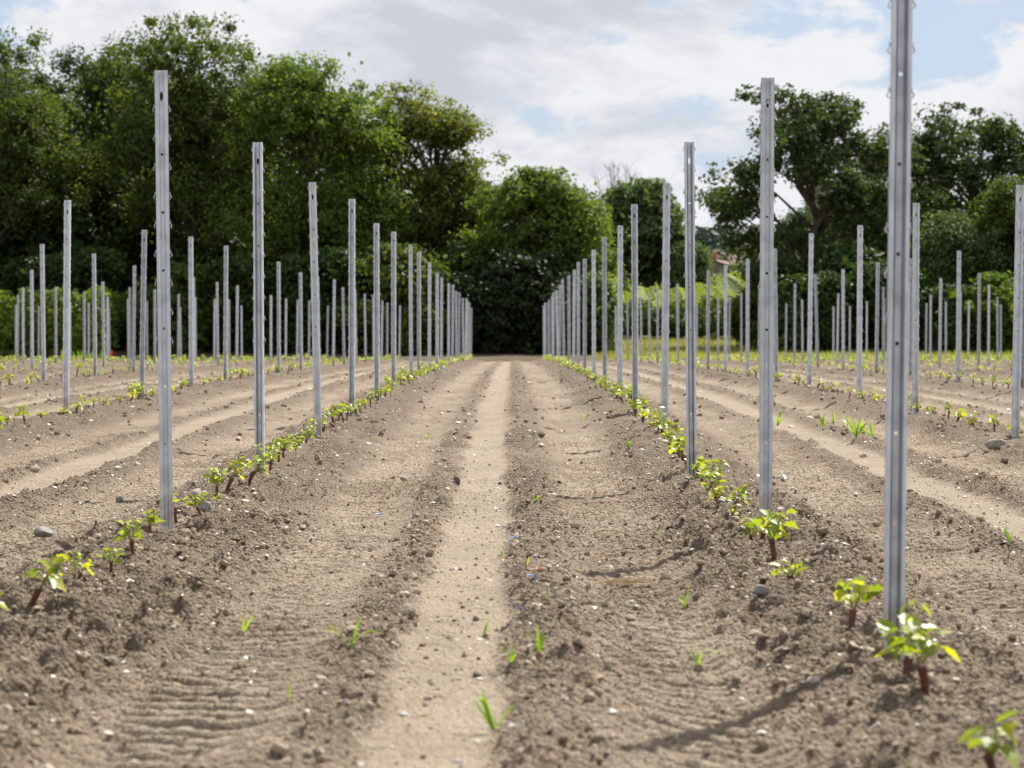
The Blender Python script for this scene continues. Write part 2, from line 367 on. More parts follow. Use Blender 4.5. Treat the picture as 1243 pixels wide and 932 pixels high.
M = dict(
    soil=mat_soil(), clod=mat_clod(), chip=mat_chip(), land=mat_land(), steel=mat_steel(),
    stone=mat_stone('field_stone', (0.28, 0.24, 0.195), (0.38, 0.34, 0.29)),
    grey_stone=mat_stone('grey_stone', (0.18, 0.17, 0.16), (0.28, 0.265, 0.25)),
    red_stone=mat_stone('brick_stone', (0.45, 0.19, 0.12), (0.52, 0.26, 0.18)),
    earth=mat_stone('earth_clod', (0.10, 0.075, 0.053), (0.18, 0.135, 0.097)),
    vine_leaf=mat_leaf('young_vine_leaf', (0.165, 0.230, 0.024), (0.27, 0.345, 0.034), (0.44, 0.455, 0.050), 0.48, 0.42, 0.45),
    vine_stem=mat_plain('waxed_stem', (0.075, 0.026, 0.018), (0.19, 0.058, 0.036), 90, 0.6, 0.4, 0.4),
    vine_shoot=mat_plain('green_shoot', (0.20, 0.24, 0.05), (0.29, 0.27, 0.08), 60, 0.6),
    weed=mat_leaf('grass_blade', (0.17, 0.30, 0.028), (0.27, 0.40, 0.038), (0.38, 0.48, 0.05), 0.48, 0.45, 0.4),
    bark=mat_plain('bark', (0.060, 0.048, 0.036), (0.12, 0.098, 0.075), 5, 0.9, 0.2, 0.6, (1, 1, 0.25)),
    oak=mat_leaf('oak_leaf', (0.042, 0.068, 0.017), (0.090, 0.135, 0.028), (0.180, 0.225, 0.046), 0.45),
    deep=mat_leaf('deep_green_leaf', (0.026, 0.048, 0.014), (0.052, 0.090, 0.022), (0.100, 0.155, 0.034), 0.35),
    fresh=mat_leaf('fresh_green_leaf', (0.062, 0.104, 0.020), (0.122, 0.188, 0.034), (0.215, 0.280, 0.052), 0.48),
    gold=mat_leaf('gold_green_leaf', (0.056, 0.090, 0.018), (0.150, 0.180, 0.036), (0.340, 0.305, 0.085), 0.48),
    olive=mat_leaf('olive_leaf', (0.062, 0.104, 0.022), (0.125, 0.190, 0.036), (0.210, 0.275, 0.056), 0.48),
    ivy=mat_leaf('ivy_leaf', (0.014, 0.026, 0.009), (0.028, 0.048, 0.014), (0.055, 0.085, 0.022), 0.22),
    dusky=mat_leaf('dusky_leaf', (0.055, 0.090, 0.034), (0.098, 0.148, 0.052), (0.165, 0.220, 0.078), 0.38),
    ash=mat_leaf('ash_leaf', (0.034, 0.058, 0.022), (0.066, 0.105, 0.034), (0.120, 0.170, 0.052), 0.38),
    vineyard=mat_leaf('vineyard_leaf', (0.105, 0.155, 0.025), (0.24, 0.31, 0.048), (0.42, 0.48, 0.10), 0.45),
    hillwood=mat_leaf('hazed_hill_leaf', (0.034, 0.058, 0.044), (0.055, 0.084, 0.058), (0.076, 0.105, 0.066), 0.1),  # blue of distant haze is mixed into this leaf colour
    straw=mat_plain('dry_straw', (0.42, 0.31, 0.16), (0.60, 0.46, 0.27), 50, 0.7, 0.3, 0.2, trans=0.2),
    drygrass=mat_leaf('meadow_grass', (0.17, 0.19, 0.045), (0.30, 0.29, 0.09), (0.46, 0.39, 0.17), 0.35),
    blue=mat_plain('blue_plastic', (0.05, 0.20, 0.52), (0.09, 0.30, 0.62), 40, 0.4, 0.5, 0.1),
    black=mat_plain('black_plastic', (0.010, 0.010, 0.012), (0.03, 0.03, 0.034), 40, 0.3, 0.5, 0.2),
    red=mat_plain('red_paint', (0.55, 0.035, 0.015), (0.65, 0.06, 0.03), 30, 0.5),
    tile=mat_plain('clay_tile', (0.12, 0.072, 0.058), (0.19, 0.125, 0.105), 2.5, 0.85, 0.2, 0.4),
    wall=mat_plain('rubble_wall', (0.18, 0.135, 0.11), (0.27, 0.21, 0.17), 2.0, 0.95, 0.2, 0.6),
    lime=mat_plain('lime_render', (0.46, 0.44, 0.41), (0.56, 0.54, 0.51), 1.5, 0.9, 0.2, 0.2),
    brick=mat_plain('chimney_brick', (0.33, 0.11, 0.07), (0.42, 0.17, 0.11), 5, 0.9, 0.2, 0.4),
    glass=mat_plain('window_dark', (0.02, 0.024, 0.03), (0.04, 0.045, 0.05), 3, 0.1, 0.5, 0.0),
    slate=mat_plain('slate', (0.10, 0.115, 0.15), (0.16, 0.175, 0.21), 3, 0.6, 0.4, 0.2),
    twig=mat_plain('grey_twig', (0.16, 0.14, 0.13), (0.24, 0.22, 0.20), 5, 0.9),
)

# ------------------------------------------------------------------ the soil
def grid_part(xs, ys, fine):
    X, Y = np.meshgrid(xs, ys); sh = X.shape
    z, dry, cl = field(X.ravel(), Y.ravel(), fine)
    nx = sh[1]; i = np.arange(sh[0] - 1)[:, None] * nx + np.arange(nx - 1)[None, :]; i = i.ravel()
    return np.stack([X.ravel(), Y.ravel(), z], 1), np.stack([i, i + 1, i + nx + 1, i + nx], 1), dry, np.clip(cl, 0, 1)
def steps(a, b, fn):
    r = [a]
    while r[-1] < b: r.append(r[-1] + fn(r[-1]))
    return np.array(r)
parts = [grid_part(np.arange(-2.3, 2.301, 0.0125), steps(3.4, 12.5, lambda y: max(0.0125, y * y / 4600.0)), True),
         grid_part(np.arange(-4.7, 4.701, 0.021), steps(12.42, 24.0, lambda y: min(y * y / 6500.0, 0.065)), True),
         grid_part(np.arange(-21.0, 21.01, 0.1), steps(23.9, FEND, lambda y: 0.10 + 0.0018 * y), True)]
for xa, xb, ya, yb in ((-21, -2.25, 3.4, 12.5), (2.25, 21, 3.4, 12.5), (-21, -4.65, 12.4, 24.0), (4.65, 21, 12.4, 24.0), (-21, 21, -8, 3.5)):
    parts.append(grid_part(np.arange(xa, xb + .01, 0.15 if ya > 0 else .4), steps(ya, yb, lambda y: 0.2 if ya > 0 else .4), False)); parts[-1][0][:, 2] -= 0.015
parts[1][0][:, 2] -= 0.008 * (parts[1][0][:, 1] < 12.55); parts[2][0][:, 2] -= 0.012 * (parts[2][0][:, 1] < 24.1)
vs_, fs_, ds_, cs_, off_ = [], [], [], [], 0
for v_, f_, d_, c_ in parts:
    vs_.append(v_); fs_.append(f_ + off_); ds_.append(d_); cs_.append(c_); off_ += len(v_)
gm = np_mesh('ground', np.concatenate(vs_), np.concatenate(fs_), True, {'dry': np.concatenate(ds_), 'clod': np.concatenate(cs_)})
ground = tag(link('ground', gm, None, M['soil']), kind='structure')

# land beyond the field, to the horizon
xs = np.concatenate([-np.geomspace(2500, 60, 30), np.linspace(-50, 80, 90), np.geomspace(90, 2500, 30)])
ys = np.concatenate([np.linspace(-60, 100, 12), [106.4, 106.9, 107.6], np.linspace(109, 260, 90), np.geomspace(266, 4000, 60)])
X, Y = np.meshgrid(xs, ys); nx = X.shape[1]
Z = land(X, Y) + np.where((Y > 107.4) & (Y < 300), 0.10 * (fbm(X.ravel() * 0.5, Y.ravel() * 0.5, 5, 3).reshape(X.shape) - 0.5), 0)
i = (np.arange(X.shape[0] - 1)[:, None] * nx + np.arange(nx - 1)[None, :]).ravel()
tag(link('meadow', np_mesh('meadow', np.stack([X.ravel(), Y.ravel(), Z.ravel()], 1), np.stack([i, i + 1, i + nx + 1, i + nx], 1), True), None, M['land']), kind='structure')

# ------------------------------------------------------------------ galvanised posts
PW, PD, PTOP, PBOT = 0.0250, 0.038, 1.87, -0.30
def post_meshes():
    prof = [(-.0165, .030), (-.0165, PD), (-PW, PD), (-PW, 0), (-.0120, 0), (-.0078, .012), (.0078, .012), (.0120, 0), (PW, 0), (PW, PD), (.0165, PD), (.0165, .030)]
    holes = [(PTOP - .105, .0071, .0195)] + [(PTOP - .105 - .235 * k, .0056, .0056) for k in range(1, 7)]
    zs = {PBOT, PTOP}
    cells = []
    for z, a, b in holes: cells.append((z - b - .006, z + b + .006, z, a, b)); zs.update((z - b - .006, z + b + .006))
    zs = sorted(zs)
    bm = bmesh.new(); vv = {}
    def vert(i, z):
        k = (i, round(z, 5))
        if k not in vv: vv[k] = bm.verts.new((prof[i][0], prof[i][1], z))
        return vv[k]
    for i in range(len(prof) - 1):
        for a_, b_ in zip(zs, zs[1:]):
            cell = next((c for c in cells if abs(c[0] - a_) < 1e-6 and abs(c[1] - b_) < 1e-6), None)
            q = [vert(i, a_), vert(i + 1, a_), vert(i + 1, b_), vert(i, b_)]
            if i == 5 and cell:                                        # an oval hole through the rib
                _, _, zc, ra, rb = cell; n = 12; y = prof[5][1]
                ring = [bm.verts.new((ra * math.cos(2 * math.pi * (k - 4.5) / n), y, zc + rb * math.sin(2 * math.pi * (k - 4.5) / n))) for k in range(n)]
                for s in range(4):                                      # corner s owns ring 3s..3s+3
                    c0, c1 = q[s], q[(s + 1) % 4]
                    bm.faces.new([c0, c1, ring[(3 * s + 3) % n], ring[(3 * s + 2) % n], ring[(3 * s + 1) % n], ring[3 * s]])
            else: bm.faces.new(q)
    bmesh.ops.recalc_face_normals(bm, faces=bm.faces)
    me = bpy.data.meshes.new('channel'); bm.to_mesh(me); bm.free()
    o = bpy.data.objects.new('tmp', me); COL.objects.link(o)
    s = o.modifiers.new('s', 'SOLIDIFY'); s.thickness = 0.0022; s.offset = 0
    dg = bpy.context.evaluated_depsgraph_get()
    res = bpy.data.meshes.new_from_object(o.evaluated_get(dg)); res.name = 'channel'
    bpy.data.objects.remove(o); bpy.data.meshes.remove(me)
    res.materials.clear(); res.materials.append(M['steel'])
    return res
CHANNEL = post_meshes()
def hook_mb(mb, sx, z):
    """a punched wire hook: a bent tab curling up and back from the edge of the post"""
    pth = [(-.001, -.004), (.005, -.006), (.0092, -.002), (.0098, .005), (.006, .011), (.0034, .016), (.0068, .022)]
    o = len(mb.v); y0, y1 = .010, .0185; t = .0016
    for a, b in pth:
        for (dx, yy) in ((-t, y0), (t, y0), (t, y1), (-t, y1)): mb.v.append((sx * (PW + a + dx), yy, z + b))
    for k in range(len(pth) - 1):
        for j in range(4): mb.f.append((o + 4 * k + j, o + 4 * k + (j + 1) % 4, o + 4 * k + 4 + (j + 1) % 4, o + 4 * k + 4 + j))
    e = o + 4 * (len(pth) - 1); mb.f += [(o, o + 3, o + 2, o + 1), (e, e + 1, e + 2, e + 3)]
HOOK_Z = [PTOP - .045 - .1175 * k for k in range(14)]
_h = MB(); hook_mb(_h, 1, 0); HOOK_R = _h.mesh('wire_hook'); HOOK_R.materials.append(M['steel'])
_h = MB(); hook_mb(_h, -1, 0); HOOK_L = _h.mesh('wire_hook'); HOOK_L.materials.append(M['steel'])
_h = MB()
for z_ in HOOK_Z:
    hook_mb(_h, 1, z_); hook_mb(_h, -1, z_)
HOOKS = _h.mesh('hook_pairs'); HOOKS.materials.append(M['steel'])

rng = random.Random(4)
def post(x, y, face_open, lean_x, lean_y, dz, label, group):
    o = empty('vineyard_post', (x, y, HZ(x, y) - 0.012 + dz))
    o.rotation_euler = (lean_y, lean_x, (math.pi if face_open else 0) + rng.uniform(-.16, .16))
    link('channel', CHANNEL, o)
    if y < 50:
        for z_ in HOOK_Z:
            for me in (HOOK_L, HOOK_R):
                h = link('wire_hook', me, o); h.location = (0, 0, z_)
    else: link('hook_pairs', HOOKS, o)['kind'] = 'stuff'
    tag(o, label, 'post', group)
    return o
side = lambda k: 'wood-side' if k < 0 else 'farmhouse-side'
# hand-placed posts of the two rows along the middle lane (x, y, open face?, lean)
LEFT = [(-1.40, 12.35, 0, -.010), (-1.40, 16.95, 1, .006), (-1.40, 22.0, 0, -.022), (-1.40, 26.7, 1, -.002), (-1.40, 31.7, 1, .003), (-1.41, 36.4, 1, 0), (-1.39, 42.0, 0, -.004)]
RIGHT = [(1.0, 8.0, 1, -.011), (1.055, 12.65, 0, .004), (1.0, 17.0, 1, .008), (1.125, 22.5, 0, .010), (1.10, 27.1, 1, .006), (1.132, 32.0, 0, .004), (1.125, 36.9, 1, .004), (1.12, 41.6, 0, -.003)]
NAMED = {
    (-1.40, 12.35): 'flat-faced steel post in lane row by the wood, with a grey stone at its foot',
    (-1.40, 16.95): 'open-channel steel post between red vine stumps, next after the flat post with stone at foot',
    (-1.40, 22.0): 'flat-faced steel post tilting towards the wood, third along the lane row by the wood',
    (1.0, 8.0): 'tall steel post with ribbed open channel, cut off by the top of the picture',
    (1.055, 12.65): 'flat-faced steel post with a white sky-filled oval hole, black plastic strip lying behind it',
    (1.0, 17.0): 'open-channel steel post with oval hole showing sky, on the lane row by the farmhouse',
    (1.125, 22.5): 'pale flat-faced steel post leaning to the farmhouse, its oval hole showing green foliage',
}
HAND_DZ = {(-1.40, 12.35): .025, (1.055, 12.65): .03, (1.0, 17.0): .0}
ROWS = []                                                             # (x, posts)
def grow(first, x, y0):
    ps = list(first); y = y0
    while y < 106:
        ps.append((x + rng.uniform(-.025, .025), y + rng.uniform(-.3, .3), int(rng.random() < .45), rng.gauss(0, .010)))
        y += 4.9
    return ps
ROWS.append((-1, -1.40, grow(LEFT, -1.40, 46.7)))
ROWS.append((1, 1.12, grow(RIGHT, 1.12, 46.5)))
for k in range(1, 7):
    for sgn, x0 in ((-1, -1.40 - 2.5 * k), (1, 1.12 + 2.5 * k)):
        y0 = 12.3 + 4.9 * math.ceil((abs(x0) / 0.178 - 12.3) / 4.9)
        ROWS.append((sgn * (k + 1), x0, grow([], x0, y0)))
ORD = ['last', 'first', 'second', 'third', 'fourth', 'fifth', 'sixth', 'seventh', 'eighth', 'ninth', 'tenth', 'eleventh', 'twelfth', 'thirteenth', 'fourteenth', 'fifteenth',
       'sixteenth', 'seventeenth', 'eighteenth', 'nineteenth', 'twentieth', '21st', '22nd', '23rd', '24th', '25th', '26th', '27th', '28th', '29th', '30th', '31st', '32nd', '33rd', '34th', '35th']
def row_name(k): return ('lane row' if abs(k) == 1 else ORD[abs(k)] + ' row from lane') + (', wood side' if k < 0 else ', farmhouse side')
for k, x0, ps in ROWS:
    for n_, (x, y, op, lean) in enumerate(ps):
        lab = NAMED.get((x, y)) or '%s steel post, %s from the far field end, %s' % ('open-channel' if op else 'flat-faced', ORD[len(ps) - n_], row_name(k))
        post(x, y, op, lean, rng.gauss(0, .005), HAND_DZ.get((x, y), 0) if (x, y) in NAMED else rng.uniform(-.055, .035), lab, 'galvanised posts, ' + row_name(k))

# ------------------------------------------------------------------ young vines
nrg = np.random.default_rng(11)
def leaf_shape(seed):
    """a small five-lobed vine leaf, cupped, stalk at the origin, pointing along +X, unit length"""
    r = random.Random(seed)
    out_ = [(0.0, 0.0), (-.10, .28), (.16, .46), (.34, .36), (.50, .50), (.66, .30), (1.0, 0.0), (.66, -.30), (.50, -.50), (.34, -.36), (.16, -.46), (-.10, -.28)]
    v = [(.38, 0, -.06)]
    for i, (x, y) in enumerate(out_):
        v.append((x + r.uniform(-.05, .05), y + r.uniform(-.05, .05), .28 * abs(y) - .22 * max(0, x - .4) + r.uniform(-.05, .05)))
    f = [(0, 1 + i, 1 + (i + 1) % len(out_)) for i in range(len(out_))]
    return v, f
LEAVES = [leaf_shape(s) for s in range(5)]
LEAF_ME = []
for q, (v, f) in enumerate(LEAVES):
    for val in (0.15, 0.5, 0.95):
        me = np_mesh('leaf', np.array(v), np.array(f), True, None, {'var': np.full(len(f), val)}); me.materials.append(M['vine_leaf']); LEAF_ME.append(me)
def vine_proto(seed):
    """stem path, shoot paths and leaf matrices"""
    r = random.Random(seed)
    hh = r.uniform(.05, .105); bx, by = r.uniform(-.035, .035), r.uniform(-.03, .03)
    st = MB(); top = Vector((bx, by, hh))
    st.tube([(0, 0, -.06), (bx * .3, by * .3, hh * .4), (bx * .8, by * .8, hh * .85), top, top + Vector((0, 0, .006))], [.0125, .0115, .0125, .015, .008], 8)
    if r.random() < .4:                                               # a snag left from the graft
        st.tube([top * .8, top * .9 + Vector((r.choice((-1, 1)) * .02, 0, .012))], [.009, .007], 6)
    sh = MB(); ls = []
    for s in range(r.choice((1, 1, 2, 2, 3))):
        a = r.uniform(0, 6.28); L = r.uniform(.05, .13); sp = r.uniform(.15, .5)
        tip = top + Vector((math.cos(a) * L * sp, math.sin(a) * L * sp, L))
        mid = (top + tip) / 2 + Vector((math.cos(a) * .012, math.sin(a) * .012, 0))
        sh.tube([top - Vector((0, 0, .004)), mid, tip], [.0042, .0034, .002], 5)
        for t in range(r.choice((4, 6, 8, 9, 11))):
            f_ = (t + 1) / 7.0; p = top.lerp(mid, min(1, 2 * f_)) if f_ < .5 else mid.lerp(tip, min(1, 2 * f_ - 1))
            an = a + t * 2.4 + r.uniform(-.5, .5); size = r.uniform(.044, .074) * (1.1 - .45 * min(1, f_))
            pl = .3 * size + .015
            q = p + Vector((math.cos(an) * pl, math.sin(an) * pl, .012))
            sh.tube([p, q], [.0016, .0013], 4, False)
            m = Matrix.Translation(q) @ Matrix.Rotation(an, 4, 'Z') @ Matrix.Rotation(r.uniform(-.7, .75), 4, 'Y') @ Matrix.Rotation(r.uniform(-.5, .5), 4, 'X') @ Matrix.Scale(size, 4)
            ls.append((m, r.randrange(len(LEAF_ME)), r.random()))
    return st.mesh('stem', True), sh.mesh('shoot', True), ls
VP = []
for s in range(12):
    a, b, ls = vine_proto(100 + s); a.materials.append(M['vine_stem']); b.materials.append(M['vine_shoot'])
    vv, ff, va = [], [], []
    for m, q, val in ls:
        v, f = LEAVES[q // 3]; o = len(vv)
        vv += [tuple(m @ Vector(p)) for p in v]; ff += [tuple(i + o for i in t) for t in f]; va += [val] * len(f)
    fm = np_mesh('foliage', np.array(vv), np.array(ff), True, None, {'var': np.array(va)}); fm.materials.append(M['vine_leaf'])
    VP.append((a, b, ls, fm))
spots = []
hand_left = [7.9, 8.3, 8.87, 9.9, 10.35, 11.05, 12.0, 12.9, 13.5, 14.2, 14.75, 15.3, 15.9, 16.7, 17.2, 17.7, 18.3]
hand_right = [5.85, 6.95, 7.45, 8.5, 9.98, 11.0, 11.8, 12.2, 12.9, 13.5, 14.0, 14.6, 15.2, 15.8, 16.5, 17.1, 17.7]
for k, x0, ps in ROWS:
    hand = {-1: hand_left, 1: hand_right}.get(k, [])
    y = (hand[-1] + .8) if hand else max(6.0, abs(x0) / 0.182)
    ys_ = list(hand)
    while y < 106.2: ys_.append(y); y += rng.uniform(.5, .8) if abs(k) == 1 else rng.uniform(.6, .95)
    for y in ys_:
        if y > 20 and rng.random() < .06: continue
        x = x0 + rng.uniform(-.05, .05)
        if k == 1 and y < 24: x = 0.96 + .14 * float(sstep(12, 24, np.array(y))) + rng.uniform(-.03, .03)
        spots.append((y, x, k))
spots.sort()
def vine_at(i, x, y, k):
    st, sh, ls, fm = VP[i % 12 if i < 24 else rng.randrange(12)]
    o = empty('young_vine', (x, y, HZ(x, y) - .004), rng.uniform(0, 6.28))
    s = rng.uniform(.7, .95) if y < 9 else rng.choice((rng.uniform(.45, .65), rng.uniform(.6, .9))); o.scale = (s, s, s * rng.uniform(.9, 1.1)); o.rotation_euler = (rng.gauss(0, .09), rng.gauss(0, .09), rng.uniform(0, 6.28))
    link('stem', st, o); link('shoot', sh, o)
    if y < 13:
        for m, q, val in ls:
            l = link('leaf', LEAF_ME[q], o); l.matrix_local = m
    else: link('foliage', fm, o)
    bay, num = PLACE[(y, x)]
    look = ('leafy' if len(ls) > 12 else 'sparse' if len(ls) < 7 else 'small')
    tag(o, '%s vine, %s in %s bay from far field end, %s' % (look, ORD[num], ORD[bay], row_name(k)), 'vine', 'young vines, ' + row_name(k))
PLACE, cnt_ = {}, {}
for (y, x, k) in reversed(spots):                                     # bays and vines counted from the far end of each row
    b_ = sum(1 for q in next(q[2] for q in ROWS if q[0] == k) if q[1] > y); cnt_[(k, b_)] = cnt_.get((k, b_), 0) + 1
    PLACE[(y, x)] = (b_, cnt_[(k, b_)])
for i, (y, x, k) in enumerate(spots[:300]): vine_at(i, x, y, k)
# the several hundred more distant vines as one mass
rest = spots[300:]
vv, ff, va, o = [], [], [], 0
for (y, x, k) in rest:
    fm = VP[rng.randrange(12)][3]
    co = np.empty(len(fm.vertices) * 3, np.float32); fm.vertices.foreach_get('co', co); co = co.reshape(-1, 3) * rng.uniform(.55, .95)
    an = rng.uniform(0, 6.28); ca, sa = math.cos(an), math.sin(an)
    p = np.stack([co[:, 0] * ca - co[:, 1] * sa + x, co[:, 0] * sa + co[:, 1] * ca + y, co[:, 2] + HZ(x, y)], 1)
    t = np.empty(len(fm.polygons) * 3, np.int32); fm.polygons.foreach_get('vertices', t)
    vv.append(p); ff.append(t.reshape(-1, 3) + o); o += len(p)
    q = np.empty(len(fm.polygons), np.float32); fm.attributes['var'].data.foreach_get('value', q); va.append(q)
tag(link('distant_vines', np_mesh('distant_vines', np.concatenate(vv), np.concatenate(ff), True, None, {'var': np.concatenate(va)}), None, M['vine_leaf']),
    'young vines far along the rows, small yellow-green tufts', 'vines', kind='stuff')

# ------------------------------------------------------------------ clods, chips and stones on the soil
ICO_V = []
t_ = (1 + 5 ** .5) / 2
ICO_V = np.array([(-1, t_, 0), (1, t_, 0), (-1, -t_, 0), (1, -t_, 0), (0, -1, t_), (0, 1, t_), (0, -1, -t_), (0, 1, -t_), (t_, 0, -1), (t_, 0, 1), (-t_, 0, -1), (-t_, 0, 1)]) / math.sqrt(1 + t_ * t_)
ICO_F = np.array([(0, 11, 5), (0, 5, 1), (0, 1, 7), (0, 7, 10), (0, 10, 11), (1, 5, 9), (5, 11, 4), (11, 10, 2), (10, 7, 6), (7, 1, 8), (3, 9, 4), (3, 4, 2), (3, 2, 6), (3, 6, 8), (3, 8, 9), (4, 9, 5), (2, 4, 11), (6, 2, 10), (8, 6, 7), (9, 8, 1)])
OCT_V = np.array([(1, 0, 0), (0, 1, 0), (-1, 0, 0), (0, -1, 0), (0, 0, 1), (0, 0, -1)], float)
OCT_F = np.array([(0, 1, 4), (1, 2, 4), (2, 3, 4), (3, 0, 4), (1, 0, 5), (2, 1, 5), (3, 2, 5), (0, 3, 5)])
def scatter(name, n, xr, yr, size, dens, mat, label, cat, flat=(.55, .95), sink=.25, ypow=1.0, SV=ICO_V, SF=ICO_F, varpow=1.0, at=None):
    x = nrg.uniform(xr[0], xr[1], n); y = yr[0] + (yr[1] - yr[0]) * nrg.random(n) ** ypow
    if at is not None: x, y = at
    keep = np.abs(x) < 0.21 * y + 0.5; x = x[keep]; y = y[keep]
    z, dry, cl = field(x, y); keep = nrg.random(len(x)) < dens(cl, dry); x, y, z = x[keep], y[keep], z[keep]; n = len(x)
    s = size[0] * (size[1] / size[0]) ** (nrg.random(n) ** 2.4)
    sc = s[:, None] * np.stack([nrg.uniform(.75, 1.3, n), nrg.uniform(.75, 1.3, n), nrg.uniform(flat[0], flat[1], n)], 1)
    v = SV[None] * (1 + nrg.uniform(-.32, .32, (n, len(SV), 1))) * sc[:, None, :]
    a = nrg.uniform(0, 6.28, n); ca, sa = np.cos(a)[:, None], np.sin(a)[:, None]
    b = nrg.uniform(-.5, .5, n); cb, sb = np.cos(b)[:, None], np.sin(b)[:, None]
    vx, vz = v[..., 0] * cb - v[..., 2] * sb, v[..., 0] * sb + v[..., 2] * cb
    p = np.stack([vx * ca - v[..., 1] * sa + x[:, None], vx * sa + v[..., 1] * ca + y[:, None], vz + (z + sc[:, 2] * (1 - 2 * sink) * .8)[:, None]], -1)
    f = (SF[None] + (np.arange(n) * len(SV))[:, None, None]).reshape(-1, 3)
    me = np_mesh(name, p.reshape(-1, 3), f, False, None, {'var': np.repeat(nrg.random(n) ** varpow, len(SF))})
    return tag(link(name, me, None, mat), label, cat, kind='stuff')
scatter('soil_clods', 23000, (-3, 3), (3.2, 14), (.005, .018), lambda c, d: np.clip(c * 1.1 - d * .7 + .02, 0, 1), M['clod'], 'crumbled brown soil clods along the ridges and wheel tracks', 'clods')
scatter('fine_clods', 84000, (-3, 3), (3.2, 18), (.0026, .009), lambda c, d: np.clip(c * .9 - d * .3 + .22, 0, 1), M['clod'], 'fine crumbs of dry soil between the clods', 'crumbs', SV=OCT_V, SF=OCT_F)
scatter('soil_lumps', 44000, (-11, 11), (12, 58), (.006, .026), lambda c, d: np.clip(c * .9 - d * .6 + .04, 0, 1), M['clod'], 'larger brown soil lumps strewn along the vine ridges', 'clods', ypow=1.3)
scatter('soil_crumbs', 2600, (-1.4, 1.4), (3.2, 20), (.004, .013), lambda c, d: 0.3 + 0 * c, M['earth'], 'dark soil crumbs scattered over the pale track', 'crumbs')
scatter('stone_chips', 60000, (-4, 4), (3.2, 24), (.0025, .014), lambda c, d: np.clip(.10 + c * .35, 0, 1), M['chip'], 'small pale stone chips lying in the tilled soil', 'stone chips', (.3, .6), .2, SV=OCT_V, SF=OCT_F, varpow=.7)
scatter('far_stone_chips', 16000, (-14, 14), (20, 80), (.008, .030), lambda c, d: np.clip(.05 + c * .4, 0, 1), M['chip'], 'pale stone chips in the soil farther along the rows', 'stone chips', (.3, .6), .2, SV=OCT_V, SF=OCT_F)

scatter('straw_bits', 2600, (-4, 4), (3.2, 22), (.0035, .008), lambda c, d: .25 + .3 * c, M['straw'], 'scattered bits of dry straw and root on the soil', 'straw', (.6, 1.0), .1, SV=OCT_V * np.array([4.5, .35, .35]), SF=OCT_F)
scatter('ridge_stones', 9000, (-6, 6), (3.2, 34), (.005, .021), lambda c, d: np.clip(c * 1.3 - .75, 0, .8), M['chip'], 'pale field stones lying along the vine ridges', 'stones', (.4, .8), .3, varpow=1.3)
fx, fy = [], []
for k, x0, ps in ROWS:
    for (x, y, op, lean) in ps:
        if y < 40:
            for q in range(26):
                an, rr = rng.uniform(0, 6.28), rng.uniform(.03, .085); fx.append(x + math.cos(an) * rr); fy.append(y + .015 + math.sin(an) * rr)
scatter('post_foot_clods', 0, (0, 1), (0, 1), (.006, .024), lambda c, d: 1 + 0 * c, M['clod'], 'broken soil clods pushed up round the post feet', 'clods', at=(np.array(fx), np.array(fy)))

def stone(pxy, w, h, mat, label, cat='stone', seed=0, group=None, name='stone'):
    p = gpx(*pxy); r = random.Random(seed)
    bm = bmesh.new(); bmesh.ops.create_icosphere(bm, subdivisions=3, radius=1)
    cuts = [(Vector((r.gauss(0, 1), r.gauss(0, 1), r.gauss(0, 1))).normalized(), r.uniform(.55, .85)) for _ in range(9)]
    off = r.uniform(0, 50)
    for v in bm.verts:
        for nrm, dd in cuts:
            e = v.co.dot(nrm) - dd
            if e > 0: v.co -= nrm * e * .9
        q = np.array([v.co.x * 2.1 + off]), np.array([v.co.y * 2.1 + v.co.z * 1.7])
        v.co *= 1 + .16 * (float(fbm(q[0], q[1], 3, 3)[0]) - .5)
        v.co = Vector((v.co.x * w / 2 * 1.15, v.co.y * w / 2 * .85 * 1.15, v.co.z * h * .62))
    me = bpy.data.meshes.new(name); bm.to_mesh(me); bm.free()
    o = link(name, me, None, mat); o.location = (p.x, p.y, p.z + h * .25); o.rotation_euler = (r.uniform(-.15, .15), r.uniform(-.15, .15), r.uniform(0, 6.28))
    return tag(o, label, cat, group)
stone((1210, 543), .125, .065, M['stone'], 'biggest pale stone, on the second vine ridge on the farmhouse side', seed=1)
stone((239, 606), .085, .055, M['stone'], 'pale rounded stone at the foot of the flat-faced post', seed=2)
stone((249, 618), .06, .04, M['grey_stone'], 'smaller grey stone just in front of the rounded stone by the flat post', seed=3)
stone((53, 651), .075, .05, M['grey_stone'], 'angular grey stone behind the vine row by the wood', seed=4)
stone((145, 607), .04, .035, M['grey_stone'], 'small dark grey stone at the edge of a pale track', seed=5)
stone((555, 587), .045, .045, M['earth'], 'dark lone clod standing on the pale middle strip', 'clod', seed=6, name='soil_lump')
stone((925, 722), .055, .036, M['grey_stone'], 'brown-grey stone on the slope of the lane ridge', seed=7)
stone((655, 695), .032, .016, M['red_stone'], 'flat pinkish brick fragment in the dark band of soil', 'stone', seed=8)
stone((1048, 555), .05, .03, M['stone'], 'pale stone beside dark soil lumps on the second lane', seed=9)
stone((490, 583), .05, .03, M['stone'], 'pale stone chip half buried on the ridge slope by the wood', seed=10)
for q, (x_, y_, w_) in enumerate([(562, 739, .017), (580, 729, .019), (552, 755, .015), (488, 757, .017), (578, 754, .024), (580, 822, .022)]):
    stone((x_, y_), w_, w_ * .7, M['earth'], 'small dark clod lying on the pale middle strip', 'clod', seed=20 + q, group='small clods on the middle strip', name='soil_lump')

